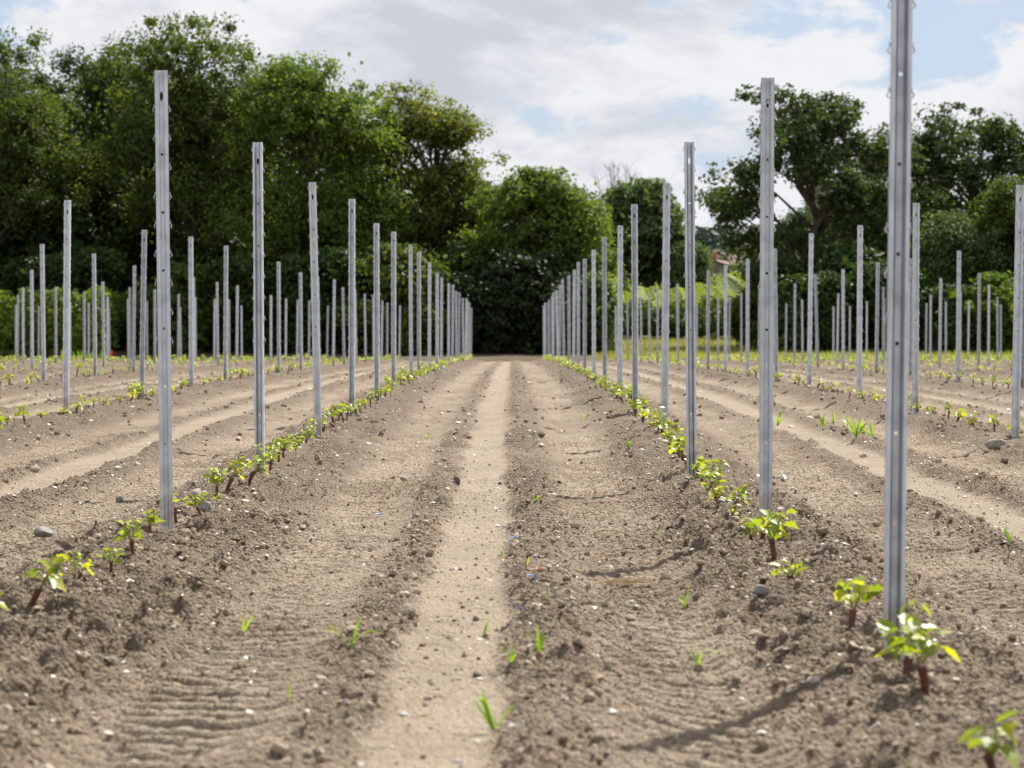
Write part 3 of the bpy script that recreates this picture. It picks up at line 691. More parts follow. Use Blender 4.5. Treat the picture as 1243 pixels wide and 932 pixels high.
# weeds and seedlings
BL = []
def blade_mesh(seed):
    r = random.Random(seed); n = 6; v = []; f = []
    L = 1.0; curl = r.uniform(.4, 2.4); w = r.uniform(.06, .11)
    x = z = 0.0; a = r.uniform(1.25, 1.5)
    for i in range(n):
        t = i / (n - 1); ww = w * (math.sin(math.pi * min(1, .18 + t * .82)) ** .8) * (1 - .15 * t)
        if i == n - 1: ww = .004
        v += [(x, -ww, z + ww * .35), (x, 0, z), (x, ww, z + ww * .35)]
        x += math.cos(a) * L / (n - 1); z += math.sin(a) * L / (n - 1); a -= curl * 2 / (n - 1) * t
    for i in range(n - 1):
        o = i * 3; f += [(o, o + 1, o + 4, o + 3), (o + 1, o + 2, o + 5, o + 4)]
    me = np_mesh('blade', np.array(v), np.array(f), True, None, {'var': np.full(len(f), r.random())}); me.materials.append(M['weed']); return me
BL = [blade_mesh(s) for s in range(8)]
def weed(pxy, h, n, label, group=None, seed=0):
    p = gpx(*pxy); r = random.Random(seed); o = empty('grass_seedling', (p.x, p.y, p.z - .004), r.uniform(0, 6.28))
    for k in range(n):
        b = link('blade', BL[r.randrange(8)], o); s = h * r.uniform(.9, 1.9)
        b.scale = (s, s * r.uniform(.5, .85), s); b.rotation_euler = (r.uniform(-.35, .35), r.uniform(-.2, .75), k * 6.28 / n + r.uniform(-.6, .6))
    return tag(o, label, 'seedling', group)
W1 = 'green grass seedling with a few curled blades in the dark soil band'
weed((655, 797), .075, 3, 'tall bright green maize-like seedling with one upright blade', None, 1)
weed((620, 806), .040, 4, 'forked grass seedling beside the tall maize-like seedling', None, 2)
weed((588, 772), .046, 4, 'forked green seedling at the edge of the pale middle strip', None, 3)
weed((600, 888), .060, 5, 'spreading green seedling with long side blade beside the pale strip', None, 4)
weed((426, 784), .055, 6, 'spreading grass tuft on the cloddy band between wheel track and pale strip', None, 5)
weed((295, 768), .055, 3, 'thin grass seedling in the wheel track on the wood side', None, 6)
weed((350, 850), .045, 3, 'sparse pale seedling in the wheel track on the wood side', None, 7)
weed((848, 808), .055, 4, 'low green seedling in the wheel track on the farmhouse side', None, 8)
weed((832, 738), .040, 4, 'small green tuft just past the straw wisp in the wheel track', None, 9)
weed((665, 727), .045, 2, 'two-bladed grass seedling past the blue scraps in the dark soil band', None, 10)
weed((610, 676), .040, 4, 'green seedling where the dark soil band meets the pale strip', None, 11)
weed((640, 688), .030, 3, 'short three-bladed seedling amid the dark soil band, by the blue scraps', None, 12)
weed((650, 608), .035, 4, 'small grass seedling far along the dark soil band', None, 13)
weed((520, 532), .05, 4, 'faint grass tuft on the wheel track far along the lane', None, 14)
weed((1228, 660), .055, 3, 'upright grass blades at the edge of the second lane, farmhouse side', None, 15)
for q, (x_, y_) in enumerate([(1000, 518), (1012, 516), (1030, 518), (1040, 530), (1050, 527), (1060, 530), (945, 516)]):
    weed((x_, y_), .09, 6, 'grass tuft among others on the second lane, farmhouse side', 'grass tufts on the second lane', 30 + q)
weed((711, 508), .06, 5, 'green weed on the ridge slope far along the lane', None, 50)
weed((765, 545), .055, 5, 'green weed by a soil lump on the lane ridge, farmhouse side', None, 51)
for q, (x_, y_) in enumerate([(632, 743), (647, 703), (460, 625), (441, 566), (623, 655)]):
    p = gpx(x_, y_); mb = MB(); r = random.Random(q)
    pts = [Vector((r.uniform(-.006, .006) - .014 + .007 * k, r.uniform(-.005, .005), .004 + .005 * math.sin(k * 1.4 + q))) for k in range(5)]
    for k in range(4):
        a, b = pts[k], pts[k + 1]; w = Vector((0, .0035, .001)); t = Vector((0, 0, .0008))
        mb.add([a - w - t, b - w - t, b + w - t, a + w - t, a - w + t, b - w + t, b + w + t, a + w + t], [(0, 3, 2, 1), (4, 5, 6, 7), (0, 1, 5, 4), (1, 2, 6, 5), (2, 3, 7, 6), (3, 0, 4, 7)])
    o = mb.build('plastic_scrap', M['blue']); o.location = (p.x, p.y, p.z + .004); o.rotation_euler = (0, 0, r.uniform(-.8, .8)); o.scale = (1.1,) * 3
    tag(o, 'tiny scrap of bright blue plastic twine on the soil', 'scrap', 'blue plastic scraps')
p = gpx(940, 583); mb = MB()
pts = [Vector((-.10 + .022 * k, .012 * math.sin(k * 1.3), .010 + .012 * math.sin(k * 1.9 + 1))) for k in range(10)]
for a, b in zip(pts, pts[1:]):
    w = Vector((0, .012, .004)); t = Vector((0, 0, .001))
    mb.add([a - w - t, b - w - t, b + w - t, a + w - t, a - w + t, b - w + t, b + w + t, a + w + t], [(0, 3, 2, 1), (4, 5, 6, 7), (0, 1, 5, 4), (1, 2, 6, 5), (2, 3, 7, 6), (3, 0, 4, 7)])
o = mb.build('plastic_strip', M['black']); o.location = (p.x, p.y, p.z + .006); o.rotation_euler = (0, 0, -.35)
tag(o, 'crumpled black plastic strip lying behind the flat-faced post', 'strip')
p = gpx(762, 712); r = random.Random(5)
o = empty('straw_wisp', p)
for k in range(26):
    mb = MB(); a = r.uniform(-.5, .5); L = r.uniform(.05, .12); c = Vector((r.uniform(-.07, .07), r.uniform(-.05, .05), r.uniform(.001, .014)))
    dv = Vector((math.cos(a), math.sin(a), r.uniform(-.05, .1))) * L / 2
    mb.tube([c - dv, c + Vector((0, 0, .006)), c + dv], [.0012, .0014, .0009], 4); mb.build('stalk', M['straw'], o)
tag(o, 'flattened wisp of dry straw in the wheel track', 'straw')
p = Vector(((135 - CX_PX) / F_PX * 104.5, 104.5, 0)); mb = MB()
mb.box((-.035, -.035, -.1), (.035, .035, .30)); mb.add([(-.035, -.035, .30), (.035, -.035, .30), (.035, .035, .30), (-.035, .035, .30), (0, 0, .36)], [(0, 1, 4), (1, 2, 4), (2, 3, 4), (3, 0, 4)])
o = mb.build('marker_stake', M['red']); o.location = (p.x, p.y, HZ(p.x, p.y) + .02); o.rotation_euler = (0, .12, .3)
tag(o, 'short red marker stake at the end of the field by the leafy hedge', 'stake')

# ------------------------------------------------------------------ trees
def leaf_cloud(name, c, nrm, size, var, aspect=.62):
    """one folded diamond leaf (or leaf spray) for each centre"""
    n = len(c); nrm = nrm / np.maximum(np.linalg.norm(nrm, axis=1, keepdims=True), 1e-6)
    a = nrg.normal(size=(n, 3)); t = np.cross(nrm, a); t /= np.maximum(np.linalg.norm(t, axis=1, keepdims=True), 1e-6); b = np.cross(nrm, t)
    s = size[:, None]; fold = nrm * s * .22
    p = np.stack([c - t * s, c - b * s * aspect + fold, c + t * s, c + b * s * aspect + fold], 1).reshape(-1, 3)
    i = np.arange(n) * 4
    f = np.concatenate([np.stack([i, i + 1, i + 2], 1), np.stack([i, i + 2, i + 3], 1)])
    return np_mesh(name, p, f, False, None, {'var': np.concatenate([var, var])})
def unit(n):
    v = nrg.normal(size=(n, 3)); return v / np.linalg.norm(v, axis=1, keepdims=True)
def crown_parts(rx, ry, rz, zc, lobes, lobe_r, puffs, puff_r, per, leaf, fill=.35, low=-.75, taper=0.0):
    """lobes in an ellipsoid, puffs on the lobes, leaves round the puffs"""
    d = unit(lobes * 3); d = d[d[:, 2] > low][:lobes]
    rad = nrg.uniform(.45, 1.0, len(d)) ** .55
    q = d * rad[:, None]
    nar = 1 - taper * np.clip(q[:, 2], 0, 1)
    L = q * np.array([rx - lobe_r * .8, ry - lobe_r * .8, rz - lobe_r * .7]) * np.stack([nar, nar, np.ones_like(nar)], 1) + np.array([0, 0, zc])
    lr = lobe_r * nrg.uniform(.5, 1.4, len(L))
    pd = unit(len(L) * puffs).reshape(len(L), puffs, 3); pd[..., 2] = np.where(pd[..., 2] < -.35, -pd[..., 2], pd[..., 2])
    Pc = (L[:, None] + pd * (lr[:, None] * nrg.uniform(.5, 1.24, (len(L), puffs)))[..., None] * np.array([1.0, 1.0, .85])).reshape(-1, 3)
    pr = puff_r * (.3 + 1.25 * nrg.random(len(Pc)) ** 1.6)
    dm = np.linalg.norm(Pc[:, None] - Pc[None], axis=2); lone = (dm < puff_r * 2.4).sum(1) < 5; pr[lone] *= .05
    near = np.argsort(dm + np.where(lone, 99, 0)[None] + np.eye(len(Pc)) * 99, axis=1)[:, 0]; Pc[lone] = Pc[near[lone]]; pr[lone] = puff_r * .7
    ld = unit(len(Pc) * per).reshape(len(Pc), per, 3)
    rr = nrg.uniform(.25, 1.0, (len(Pc), per)) ** .5
    sq = nrg.uniform(.65, 1.5, (len(Pc), 1, 3)) * np.array([1.1, 1.1, .75])
    C = Pc[:, None] + ld * (pr[:, None] * rr)[..., None] * sq + nrg.normal(size=ld.shape) * .07
    nrm = ld * .5 + pd.reshape(-1, 1, 3) * .45 + nrg.normal(size=ld.shape) * .6 + np.array([0, 0, .4])
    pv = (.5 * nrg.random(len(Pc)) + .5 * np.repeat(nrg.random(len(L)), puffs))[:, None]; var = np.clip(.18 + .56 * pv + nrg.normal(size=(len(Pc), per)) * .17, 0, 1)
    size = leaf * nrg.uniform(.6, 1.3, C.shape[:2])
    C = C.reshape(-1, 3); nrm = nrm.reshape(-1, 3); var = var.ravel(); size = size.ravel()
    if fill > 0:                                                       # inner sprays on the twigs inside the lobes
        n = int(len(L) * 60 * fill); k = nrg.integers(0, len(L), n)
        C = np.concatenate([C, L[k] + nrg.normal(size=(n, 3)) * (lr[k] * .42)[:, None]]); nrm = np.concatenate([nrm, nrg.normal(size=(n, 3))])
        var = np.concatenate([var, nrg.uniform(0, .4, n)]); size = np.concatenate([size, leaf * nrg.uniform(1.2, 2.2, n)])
    return L, lr, Pc, C, nrm, size, var
def tree(name, base, height, rx, label, mat, *, ry=None, cb=.18, trunk=.26, lobes=26, lobe_r=1.5, puffs=13, puff_r=.56, per=80, leaf=.084,
         fill=.5, low=-.75, taper=.25, twigs=False, group=None, cat='tree'):
    """cb: height of the crown's underside as a fraction of the height"""
    ry = ry or rx * .8; z0 = height * cb; rz = (height - z0) / 2; zc = (height + z0) / 2
    L, lr, Pc, C, nrm, size, var = crown_parts(rx, ry, rz, zc, lobes, lobe_r, puffs, puff_r, per, leaf, fill, low, taper)
    kz = (height - z0) / (np.percentile(C[:, 2], 99.85) - z0); kx = rx / np.percentile(np.abs(C[:, 0]), 99.0)
    for A in (L, Pc, C): A[:, 2] = z0 + (A[:, 2] - z0) * kz; A[:, 0] *= kx
    C[:, 2] = np.maximum(C[:, 2], .15) if cb >= 0 else C[:, 2]; ok = (C[:, 2] < height * 1.004) & (C[:, 2] > .02); C, nrm, size, var = C[ok], nrm[ok], size[ok], var[ok]
    o = empty(name, base)
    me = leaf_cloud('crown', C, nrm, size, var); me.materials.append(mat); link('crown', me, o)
    mb = MB(); r = random.Random(len(C)); th = height * .62
    tp = [Vector((r.uniform(-.12, .12) * k, r.uniform(-.12, .12) * k, th * k / 5 - (.4 if k == 0 else 0))) for k in range(6)]
    mb.tube(tp, [trunk * 1.35, trunk, trunk * .86, trunk * .7, trunk * .5, trunk * .28], 8)
    def pt(z):
        t = max(0, min(4.999, z / th * 5)); k = int(t); return tp[k].lerp(tp[k + 1], t - k)
    for li in range(len(L)):
        e = Vector(L[li]); s = pt(max(height * .12, min(th * .97, e.z - (Vector((e.x, e.y, 0)).length) * .8)))
        m = s.lerp(e, .5) + Vector((r.uniform(-.3, .3), r.uniform(-.3, .3), .12 * (e - s).length))
        rb = trunk * r.uniform(.22, .38); mb.tube([s, s.lerp(m, .55), m, m.lerp(e, .6), e], [rb, rb * .8, rb * .6, rb * .42, rb * .2], 5, False)
        if e.z < .3: continue
        if twigs:
            for k in range(puffs):
                q = Vector(Pc[li * puffs + k]); w = m.lerp(e, r.uniform(.3, .95)); mb.tube([w, w.lerp(q, .5) + Vector((0, 0, .1)), q], [rb * .3, rb * .2, rb * .08], 4, False)
    mb.build('trunk', M['bark'], o, True)
    return tag(o, label, cat, group)
def tree_px(name, cx, top, hw, d, label, mat, **k):
    b = Vector(((cx - CX_PX) / F_PX * d, d, 0)); b.z = LZ(b.x, d)
    h = HC + (HOR_PX - top) / F_PX * d - b.z
    return tree(name, b, h, hw / F_PX * d, label, mat, **k)
def copy_thing(o, loc, rz, sc, label=None, group=None):
    c = o.copy(); COL.objects.link(c); c.location = loc; c.rotation_euler = (0, 0, rz); c.scale = sc
    if label: c['label'] = label
    if group: c['group'] = group
    for ch in o.children:
        q = ch.copy(); COL.objects.link(q); q.parent = c
    return c

WOOD = 'trees of the wood at the end of the field'
tA = tree_px('oak_tree', -12, 34, 108, 121, 'dark oak with a ragged top, standing behind the leafy vine hedge', M['oak'], lobes=30, cb=.12, lobe_r=1.5)
tB = tree_px('oak_tree', 112, 52, 108, 126, 'dark rounded oak between the ragged oak and the tallest oak', M['deep'], lobes=30, cb=.1, lobe_r=1.4)
tC = tree_px('oak_tree', 240, 18, 122, 121, 'tallest oak of the wood, dense mid-green crown', M['oak'], lobes=46, cb=.12, lobe_r=1.65, trunk=.36)
tD = tree_px('oak_tree', 362, 68, 100, 119, 'fresh green tree with bright sunlit side, next to the tallest oak', M['fresh'], lobes=36, cb=.1, lobe_r=1.45)
tD2 = tree_px('oak_tree', 432, 112, 66, 120, 'slim yellow-green tree squeezed between the fresh green and golden trees', M['fresh'], lobes=24, cb=.08, lobe_r=1.1)
tE = tree_px('oak_tree', 512, 102, 96, 123, 'golden-green oak with bronze young leaves and open, gappy crown', M['gold'], lobes=52, cb=.04, lobe_r=1.0, puffs=10, per=62, fill=.35, low=-.8, taper=.1, twigs=True)
tE2 = tree_px('oak_tree', 572, 196, 40, 123, 'small gold-tipped tree leaning out beside the golden oak', M['gold'], lobes=16, cb=.10, lobe_r=.9, fill=.4)
tF = tree_px('willow_tree', 652, 203, 92, 119, 'rounded mid-green bushy tree filling the end of the middle lane', M['olive'], lobes=44, cb=.06, lobe_r=1.0, puffs=14, puff_r=.42, per=44, leaf=.09, trunk=.16, twigs=True)
tG = tree_px('round_tree', 776, 216, 62, 178, 'smooth round-topped dusky tree standing beyond the green vineyard', M['dusky'], lobes=34, cb=.05, lobe_r=1.2, puffs=14, puff_r=.6, leaf=.15)
tG2 = tree_px('round_tree', 838, 292, 30, 175, 'small dusky tree beside the round-topped tree', M['dusky'], lobes=16, cb=.0, lobe_r=.9, puff_r=.5)
tG3 = tree_px('round_tree', 712, 238, 30, 160, 'pale leafy tree half hidden behind the bushy olive tree', M['fresh'], lobes=16, cb=.0, lobe_r=.9, puff_r=.5)
tH = tree_px('ash_tree', 982, 104, 126, 124, 'wide dark ash with open branches and sky showing through', M['ash'], lobes=46, cb=.17, lobe_r=.95, puffs=9, puff_r=.5, per=52, leaf=.11, fill=.15, low=-.7, taper=.2, twigs=True, trunk=.3)
tI = tree_px('ash_tree', 1180, 126, 92, 127, 'loose airy ash with thin upper twigs, at the outer end of the right wood', M['ash'], lobes=32, cb=.16, lobe_r=.85, puffs=8, puff_r=.46, per=46, leaf=.11, fill=.1, low=-.5, taper=.1, twigs=True)
tI['label'] = 'loose airy ash with thin upper twigs beside the wide dark ash'
tJ = tree_px('ash_tree', 1092, 150, 78, 131, 'dense dark tree wedged between the two ashes', M['deep'], lobes=22, cb=.05, lobe_r=1.2)
tK = tree_px('hazel_tree', 1160, 255, 62, 121, 'grey-green hazel under the airy ash', M['dusky'], lobes=24, cb=.02, lobe_r=.95, puff_r=.5, per=56)
tL = tree_px('hazel_tree', 1235, 215, 60, 122, 'mid-green hazel at the foot of the airy ash, next to the grey-green hazel', M['oak'], lobes=24, cb=.02, lobe_r=1.0, puff_r=.5)
# the wood goes on behind and beyond the picture
for q, (src, cx_, d, s, lab) in enumerate([
        (tB, 20, 136, 1.0, 'dark oak in the second rank, behind the ragged oak'), (tA, 190, 138, .98, 'oak in the second rank, behind the tallest oak'), (tB, 320, 135, 1.02, 'oak in the second rank, behind the fresh green tree'),
        (tB, 60, 131, .9, 'oak in the second rank, behind the dark rounded oak'), (tA, 150, 143, 1.05, 'oak far back in the wood, behind the tallest oak'), (tB, 270, 142, .9, 'oak far back in the wood, behind the fresh green tree'), (tA, -60, 133, .8, 'oak at the back of the wood, past the ragged oak'), (tA, 420, 139, .74, 'oak in the second rank, behind the slim yellow-green tree'), (tC, -150, 124, .95, 'oak farther out along the wood, beyond the leafy vine hedge'), (tB, -290, 126, 1.0, 'oak farther out along the wood, beyond the leafy vine hedge'),
        (tD, -420, 122, .9, 'oak farther out along the wood, beyond the leafy vine hedge'), (tH, 1390, 126, .95, 'ash farther out past the hazels'), (tJ, 1310, 132, 1.0, 'ash farther out past the hazels'), (tB, 1530, 130, .9, 'ash farther out past the hazels'),
        (tJ, 1230, 140, .62, 'dark tree in the second rank behind the airy ash'), (tJ, 930, 136, .5, 'small dark tree in the second rank, beside the meadow hedge'), (tJ, 970, 133, .62, 'dark tree in the second rank, behind the wide ash'), (tJ, 1050, 134, .74, 'dark tree in the second rank, between the ashes'), (tJ, 1135, 135, .78, 'dark tree in the second rank, beside the airy ash'), (tJ, 1265, 134, .80, 'dark tree in the second rank, behind the mid-green hazel'), (tJ, 1010, 138, .70, 'dark tree in the second rank behind the ashes')]):
    x = (cx_ - CX_PX) / F_PX * d
    copy_thing(src, (x, d, LZ(x, d)), 1.3 + q * 1.9, (s, s, s * rng.uniform(.94, 1.0)), lab, 'trees behind and beyond the front rank of the wood')

# understorey shrubs along the edge of the wood
def shrub(cx_, top, hw, d, label, mat, **k):
    k = dict(dict(lobes=18, cb=-.35, lobe_r=.75, puffs=11, puff_r=.42, per=52, leaf=.11, trunk=.07, fill=.9, low=-1.0, taper=.1, cat='shrub'), **k)
    return tree_px('shrub', cx_, top, hw, d, label, mat, **k)
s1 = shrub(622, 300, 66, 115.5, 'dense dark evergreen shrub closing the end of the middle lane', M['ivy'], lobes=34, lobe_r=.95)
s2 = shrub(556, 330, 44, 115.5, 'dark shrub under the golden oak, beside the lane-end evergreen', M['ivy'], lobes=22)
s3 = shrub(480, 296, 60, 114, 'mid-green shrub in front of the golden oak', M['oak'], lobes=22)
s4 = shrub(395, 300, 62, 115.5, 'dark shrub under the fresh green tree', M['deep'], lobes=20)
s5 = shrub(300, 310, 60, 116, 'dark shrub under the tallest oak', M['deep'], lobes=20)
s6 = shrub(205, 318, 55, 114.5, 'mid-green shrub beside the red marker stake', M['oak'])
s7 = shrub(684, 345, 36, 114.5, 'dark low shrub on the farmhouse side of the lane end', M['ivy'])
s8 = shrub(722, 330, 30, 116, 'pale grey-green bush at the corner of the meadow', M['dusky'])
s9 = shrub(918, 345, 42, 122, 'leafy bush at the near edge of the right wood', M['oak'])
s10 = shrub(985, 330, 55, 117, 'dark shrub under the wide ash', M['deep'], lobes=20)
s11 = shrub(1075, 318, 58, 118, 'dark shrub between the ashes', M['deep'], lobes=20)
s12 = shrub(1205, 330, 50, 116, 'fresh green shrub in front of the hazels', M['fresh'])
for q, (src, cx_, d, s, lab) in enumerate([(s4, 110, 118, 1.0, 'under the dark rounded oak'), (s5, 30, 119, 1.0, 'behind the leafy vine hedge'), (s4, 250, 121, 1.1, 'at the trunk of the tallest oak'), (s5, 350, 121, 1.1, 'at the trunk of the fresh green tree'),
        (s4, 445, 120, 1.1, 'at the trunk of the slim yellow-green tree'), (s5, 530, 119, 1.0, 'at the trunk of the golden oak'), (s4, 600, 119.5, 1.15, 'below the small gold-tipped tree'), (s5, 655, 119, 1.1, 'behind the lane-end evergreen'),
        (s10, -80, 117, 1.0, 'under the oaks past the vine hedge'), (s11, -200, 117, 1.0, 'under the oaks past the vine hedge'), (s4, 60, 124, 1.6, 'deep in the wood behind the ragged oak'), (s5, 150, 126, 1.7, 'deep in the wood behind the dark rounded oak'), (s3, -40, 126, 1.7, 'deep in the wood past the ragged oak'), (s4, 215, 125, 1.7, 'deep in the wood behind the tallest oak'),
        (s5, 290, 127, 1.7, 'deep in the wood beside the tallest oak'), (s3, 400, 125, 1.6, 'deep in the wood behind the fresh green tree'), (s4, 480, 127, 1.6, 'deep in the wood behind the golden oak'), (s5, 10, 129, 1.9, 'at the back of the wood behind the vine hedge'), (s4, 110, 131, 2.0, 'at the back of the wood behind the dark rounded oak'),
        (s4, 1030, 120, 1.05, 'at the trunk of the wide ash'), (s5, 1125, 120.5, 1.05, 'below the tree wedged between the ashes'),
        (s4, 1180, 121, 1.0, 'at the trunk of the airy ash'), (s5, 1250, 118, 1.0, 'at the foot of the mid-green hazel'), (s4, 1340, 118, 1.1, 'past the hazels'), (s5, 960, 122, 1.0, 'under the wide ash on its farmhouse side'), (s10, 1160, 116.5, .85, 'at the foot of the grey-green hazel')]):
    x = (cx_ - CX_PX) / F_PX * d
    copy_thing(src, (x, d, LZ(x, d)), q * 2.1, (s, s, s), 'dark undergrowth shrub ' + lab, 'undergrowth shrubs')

# bare twiggy tree behind the round one
b = Vector(((757 - CX_PX) / F_PX * 186, 186, 0)); b.z = LZ(b.x, 186)
o = empty('dead_tree', b); mb = MB(); r = random.Random(9); H_ = HC + (HOR_PX - 196) / F_PX * 186 - b.z
mb.tube([(0, 0, -.3), (.1, 0, H_ * .4), (0, .1, H_ * .66)], [.22, .16, .09], 7); mb.build('trunk', M['twig'], o, True)
for k in range(16):
    mb = MB(); a = r.uniform(0, 6.28); s0 = Vector((0, .05, H_ * r.uniform(.5, .66))); sp = r.uniform(.4, 1.9)
    e = Vector((math.cos(a) * sp, math.sin(a) * sp, H_ * r.uniform(.84, 1.0))); m = s0.lerp(e, .5) + Vector((math.cos(a) * .25, 0, -.1))
    mb.tube([s0, m, e], [.04, .024, .008], 5, False)
    for j in range(9):
        w = m.lerp(e, r.uniform(.0, .9)); q = w + Vector((r.uniform(-.6, .6), r.uniform(-.6, .6), r.uniform(.2, .75))); mb.tube([w, q], [.012, .005], 4, False)
    mb.build('branch', M['twig'], o)
tag(o, 'bare leafless twiggy tree poking up behind the round-topped tree', 'tree')

# ------------------------------------------------------------------ the leafy vine hedge on the left, the vineyard on the slope
def hedge(name, x0, x1, y, h, label, mat, leaf=.12, group=None, z=None, thick=.35, up=.5, cat='vine row'):
    n = int((x1 - x0) * 420); C = np.stack([nrg.uniform(x0, x1, n), np.zeros(n), np.zeros(n)], 1)
    ph = C[:, 0]; hh = h * (.74 + .5 * fbm(ph * 1.6, np.full(n, y), 7, 3))
    t = nrg.random(n) ** .8; th = thick * (.6 + .8 * np.sin(np.pi * np.clip(t, .1, .95))) * (.7 + .6 * fbm(ph * 2.2, t * 4, 9, 2))
    a = nrg.uniform(0, 6.28, n); C[:, 1] = np.sin(a) * th; C[:, 2] = .12 + (hh - .12) * t
    nrm = np.stack([nrg.normal(size=n) * .5, np.sin(a) * .8 + nrg.normal(size=n) * .3, up + nrg.normal(size=n) * .4], 1)
    var = np.clip(.2 + .6 * fbm(ph * 3, C[:, 2] * 3, 4, 3) + nrg.normal(size=n) * .18, 0, 1)
    me = leaf_cloud('foliage', C, nrm, leaf * nrg.uniform(.6, 1.2, n), var, .8); me.materials.append(mat)
    o = empty(name, (0, y, z if z is not None else 0))
    link('foliage', me, o)
    mb_ = MB(); mb_.tube([(0, 0, -.1), (.03, 0, .4), (0, 0, .8)], [.045, .035, .03], 6); tm = mb_.mesh('trunk'); tm.materials.append(M['bark'])
    x = x0 + .4
    while x < x1:
        link('trunk', tm, o).location = (x, 0, 0); x += 1.2
    return tag(o, label, cat, group)
xl = lambda p_, d: (p_ - CX_PX) / F_PX * d
hl = hedge('trellised_vines', xl(-260, 110.5), xl(132, 110.5), 110.5, 2.45, 'leafy green trellised vine row at the foot of the dark oaks', M['fresh'], z=LZ(0, 110.5), thick=.45)
copy_thing(hl, (0, 113.2, LZ(0, 113.2)), 0, (1, 1, .95), 'second leafy vine row just behind the one at the foot of the oaks')
hedge('field_hedge', 3.4, 16, 133.6, 1.4, 'dark leafy hedge along the top of the dry meadow', M['deep'], leaf=.12, thick=.7, z=LZ(6, 133.6), cat='hedge')
hr = hedge('trellised_vines', 3.6, 15.5, 137, 1.75, 'first sunlit vine row just behind the dark meadow hedge', M['vineyard'], leaf=.15, thick=.6, z=LZ(6, 137), up=1.6)
for k in range(1, 30):
    y = 137 + 3.1 * k
    copy_thing(hr, (y * .012 - 1.5, y, LZ(6, y)), 0, (1 + .012 * k, 1, rng.uniform(.93, 1.05)), 'sunlit vine row, %s up the slope from the meadow towards the farmhouse' % ORD[k + 1], 'vine rows of the vineyard below the farmhouse')
# meadow grass
n = 42000; gx = nrg.uniform(3.0, 24, n); gy = 107.6 + 27 * nrg.random(n); gz = land(gx, gy)
hgt = nrg.uniform(.05, .16, n) * (.6 + .9 * fbm(gx * .6, gy * .4, 15, 2)); an = nrg.uniform(0, 6.28, n); wv = .02
dx, dy = np.cos(an) * wv, np.sin(an) * wv; lx, ly = nrg.normal(size=n) * .05, nrg.normal(size=n) * .05
p = np.stack([np.stack([gx - dx, gy - dy, gz - .06], 1), np.stack([gx + dx, gy + dy, gz - .06], 1), np.stack([gx + lx, gy + ly, gz + hgt], 1)], 1).reshape(-1, 3)
tag(link('meadow_grass', np_mesh('meadow_grass', p, np.arange(3 * n).reshape(-1, 3), False, None, {'var': np.clip(fbm(gx * .5, gy * .5, 3, 3) * .9 + nrg.normal(size=n) * .2, 0, 1)}), None, M['drygrass']),
    'half-dry meadow grass between the field and the vineyard', 'grass', kind='stuff')
# ragged green edge where the wood and hedge meet the soil
n = 9000; gx = nrg.uniform(-26, 26, n); gy = 106.6 + 1.6 * nrg.random(n) ** 2; gz = np.zeros(n)
keep = (fbm(gx * .8, gy * .3, 77, 2) > .46) & ((gx > 4) | (gx < -14)) & (nrg.random(n) < .15); gx, gy, gz = gx[keep], gy[keep], gz[keep]; n = len(gx)
hgt = nrg.uniform(.06, .26, n); an = nrg.uniform(0, 6.28, n); dx, dy = np.cos(an) * .02, np.sin(an) * .02
p = np.stack([np.stack([gx - dx, gy - dy, gz - .06], 1), np.stack([gx + dx, gy + dy, gz - .06], 1), np.stack([gx + nrg.normal(size=n) * .06, gy, gz + hgt], 1)], 1).reshape(-1, 3)
tag(link('verge_grass', np_mesh('verge_grass', p, np.arange(3 * n).reshape(-1, 3), False, None, {'var': nrg.random(n) * .6}), None, M['weed']),
    'ragged green grass edge at the end of the soil', 'grass', kind='stuff')

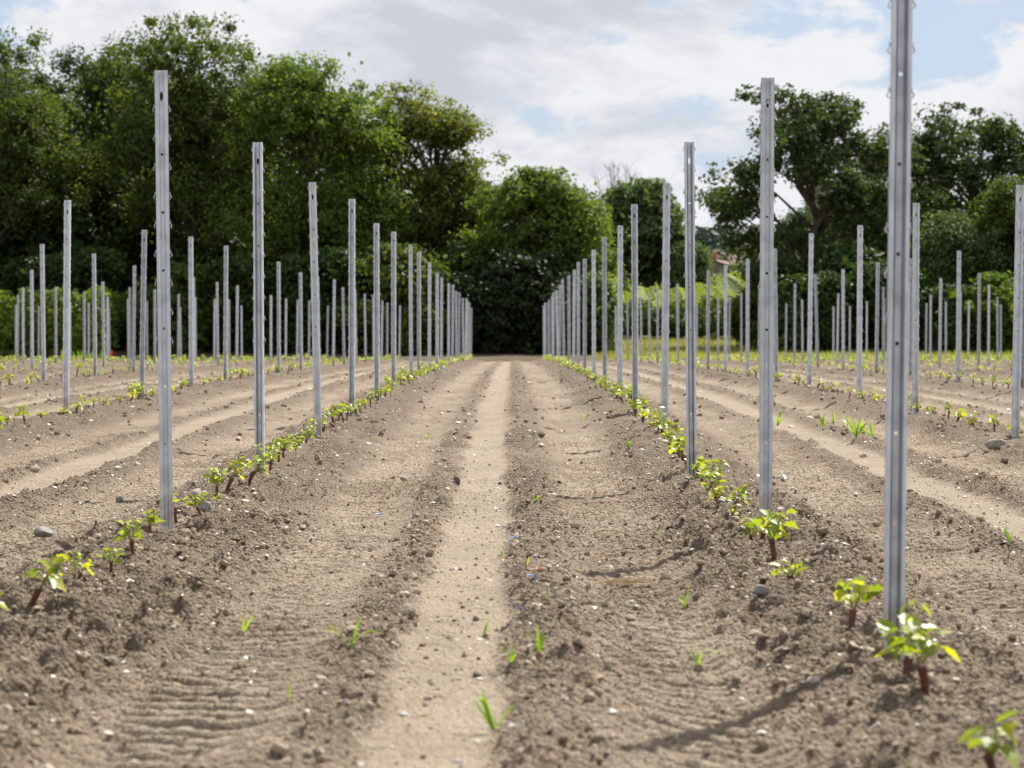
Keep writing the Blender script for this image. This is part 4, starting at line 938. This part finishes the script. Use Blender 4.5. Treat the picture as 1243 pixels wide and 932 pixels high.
# ------------------------------------------------------------------ farmhouse, second roof, spire and wooded hill
def gable_house(name, c, w, dep, eave, ridge, rz, label, wallm, chim, wins, annex=None):
    """gable end faces -Y; roof with overhang; windows are recessed boxes with a frame"""
    o = empty(name, c, rz); mb = MB(); hw = w / 2
    mb.add([(-hw, 0, -1), (hw, 0, -1), (hw, 0, eave), (0, 0, ridge), (-hw, 0, eave), (-hw, dep, -1), (hw, dep, -1), (hw, dep, eave), (0, dep, ridge), (-hw, dep, eave)],
           [(0, 1, 2, 3, 4), (6, 5, 9, 8, 7), (5, 0, 4, 9), (1, 6, 7, 2)]); mb.build('wall', wallm, o)
    roof = None
    for s in (-1, 1):
        mb = MB(); ov = .3; sl = (ridge - eave) / hw; t = .16
        x1 = s * (hw + ov); z1 = eave - ov * sl; a = [(0, -ov, ridge + .02), (x1, -ov, z1 + .02), (x1, dep + ov, z1 + .02), (0, dep + ov, ridge + .02)]
        mb.add(a + [(x, y, z + t) for x, y, z in a], [(0, 1, 2, 3), (7, 6, 5, 4), (0, 4, 5, 1), (1, 5, 6, 2), (2, 6, 7, 3), (3, 7, 4, 0)])
        roof = mb.build('roof_slope', M['tile'], o)
    for (x, y, cw, z0, z1, m_) in chim:
        mb = MB(); mb.box((x - cw / 2, y, z0), (x + cw / 2, y + cw, z1)); mb.box((x - cw / 2 - .06, y - .06, z1), (x + cw / 2 + .06, y + cw + .06, z1 + .12)); mb.build('chimney', m_, o)
    for (x, z, ww, wh) in wins:
        mb = MB(); mb.box((x - ww / 2, -.03, z), (x + ww / 2, .05, z + wh)); wi = mb.build('window', M['glass'], o)
        mb = MB()
        for (a, b_) in (((x - ww / 2 - .08, -.06, z - .08), (x - ww / 2, .02, z + wh + .08)), ((x + ww / 2, -.06, z - .08), (x + ww / 2 + .08, .02, z + wh + .08)), ((x - ww / 2, -.06, z + wh), (x + ww / 2, .02, z + wh + .08)), ((x - ww / 2, -.06, z - .08), (x + ww / 2, .02, z))): mb.box(a, b_)
        mb.build('frame', M['lime'], wi)
    if annex:
        x0, x1, y0, z1 = annex; mb = MB(); mb.box((x0, y0, -1), (x1, -.02, z1)); mb.build('annex_wall', M['lime'], o)
        mb = MB(); a = [(x0 - .2, y0 - .3, z1 - .05), (x1 + .2, y0 - .3, z1 - .05), (x1 + .2, -.02, z1 + .75), (x0 - .2, -.02, z1 + .75)]
        mb.add(a + [(x, y, z + .14) for x, y, z in a], [(0, 1, 2, 3), (7, 6, 5, 4), (0, 4, 5, 1), (1, 5, 6, 2), (2, 6, 7, 3), (3, 7, 4, 0)]); mb.build('annex_roof', M['tile'], o)
    return tag(o, label, 'house')
d = 330.; zg = LZ(20, d)
zpx = lambda y_, d_: HC + (HOR_PX - y_) / F_PX * d_
gable_house('farmhouse', (xl(862, d), d, zg), 5.6, 9, zpx(326, d) - zg, zpx(316, d) - zg, R(-14), 'old stone farmhouse with clay tile roof and brick chimney beyond the vineyard', M['wall'],
            [(.3, .4, .75, 3.2, zpx(306, d) - zg, M['brick']), (-.75, 1.5, .6, 3.2, zpx(308, d) - zg, M['lime'])], [(-1.5, 1.9, .7, .9), (1.4, 1.9, .7, .9)], (-2.6, 3.4, -3.2, zpx(339, d) - zg))
d = 352.
gable_house('farmhouse', (xl(884, d), d, LZ(20, d)), 5, 7, zpx(324, d) - LZ(20, d), zpx(311, d) - LZ(20, d), R(-75), 'low tiled barn wing behind the stone farmhouse', M['wall'], [], [])
d = 395.
gable_house('house', (xl(900, d), d, LZ(20, d)), 6, 8, zpx(306, d) - LZ(20, d), zpx(293, d) - LZ(20, d), R(-60), 'distant pale house with faded tile roof behind branches above the farmhouse', M['wall'], [], [(-1.6, 4, .8, 1.1), (1.6, 4, .8, 1.1)])
d = 520.; zg = LZ(xl(994, d), d); o = empty('church_tower', (xl(994, d), d, zg), R(10)); mb = MB(); hw = 1.9; zt = zpx(216, d) - zg
mb.box((-hw, -hw, -1), (hw, hw, zt)); mb.build('tower', M['wall'], o)
mb = MB(); zs_ = zpx(186, d) - zg; q = [(1.5 * math.cos(k * math.pi / 4 + .39), 1.5 * math.sin(k * math.pi / 4 + .39), zt) for k in range(8)]
mb.add(q + [(0, 0, zs_)], [(k, (k + 1) % 8, 8) for k in range(8)]); mb.build('spire', M['slate'], o)
mb = MB(); mb.tube([(0, 0, zs_ - .1), (0, 0, zs_ + .9)], [.05, .05], 5); mb.build('finial', M['black'], o)
tag(o, 'church tower with thin slate spire glimpsed through the wide ash', 'church')
# wood on the hill: reads as one mass
n = 620; wx = nrg.uniform(-90, 230, n); wy = 440 + 420 * nrg.random(n); wz = land(wx, wy)
wr_ = nrg.uniform(3.0, 5.5, n); per = 64
ld = unit(n * per).reshape(n, per, 3); ld[..., 2] = np.abs(ld[..., 2]) * 1.0 - .15
C = np.stack([wx, wy, wz + 3.2], 1)[:, None] + ld * (wr_[:, None] * nrg.uniform(.75, 1.08, (n, per)))[..., None]
var = np.clip(nrg.random(n)[:, None] * .7 + nrg.normal(size=(n, per)) * .15, 0, 1)
tag(link('hill_wood', leaf_cloud('hill_wood', C.reshape(-1, 3), (ld + nrg.normal(size=ld.shape) * .4).reshape(-1, 3), nrg.uniform(.7, 1.3, n * per), var.ravel(), .8), None, M['hillwood']),
    'far-off wood covering the hill behind the farmhouse', 'wood', kind='stuff')
# trees round the farmhouse
gF = tree_px('garden_tree', 905, 318, 26, 300, 'grey-green garden tree beside the farmhouse gable', M['dusky'], lobes=20, cb=.0, lobe_r=.9, leaf=.2, per=40)
for q, (cx_, d, s) in enumerate([(815, 310, 1.15), (930, 340, 1.5), (790, 330, 1.3), (958, 320, 1.6), (880, 420, 1.9)]):
    x = xl(cx_, d); copy_thing(gF, (x, d, LZ(x, d)), q * 1.7, (s,) * 3, 'garden tree near the farmhouse, behind the vineyard', 'garden trees near the farmhouse')
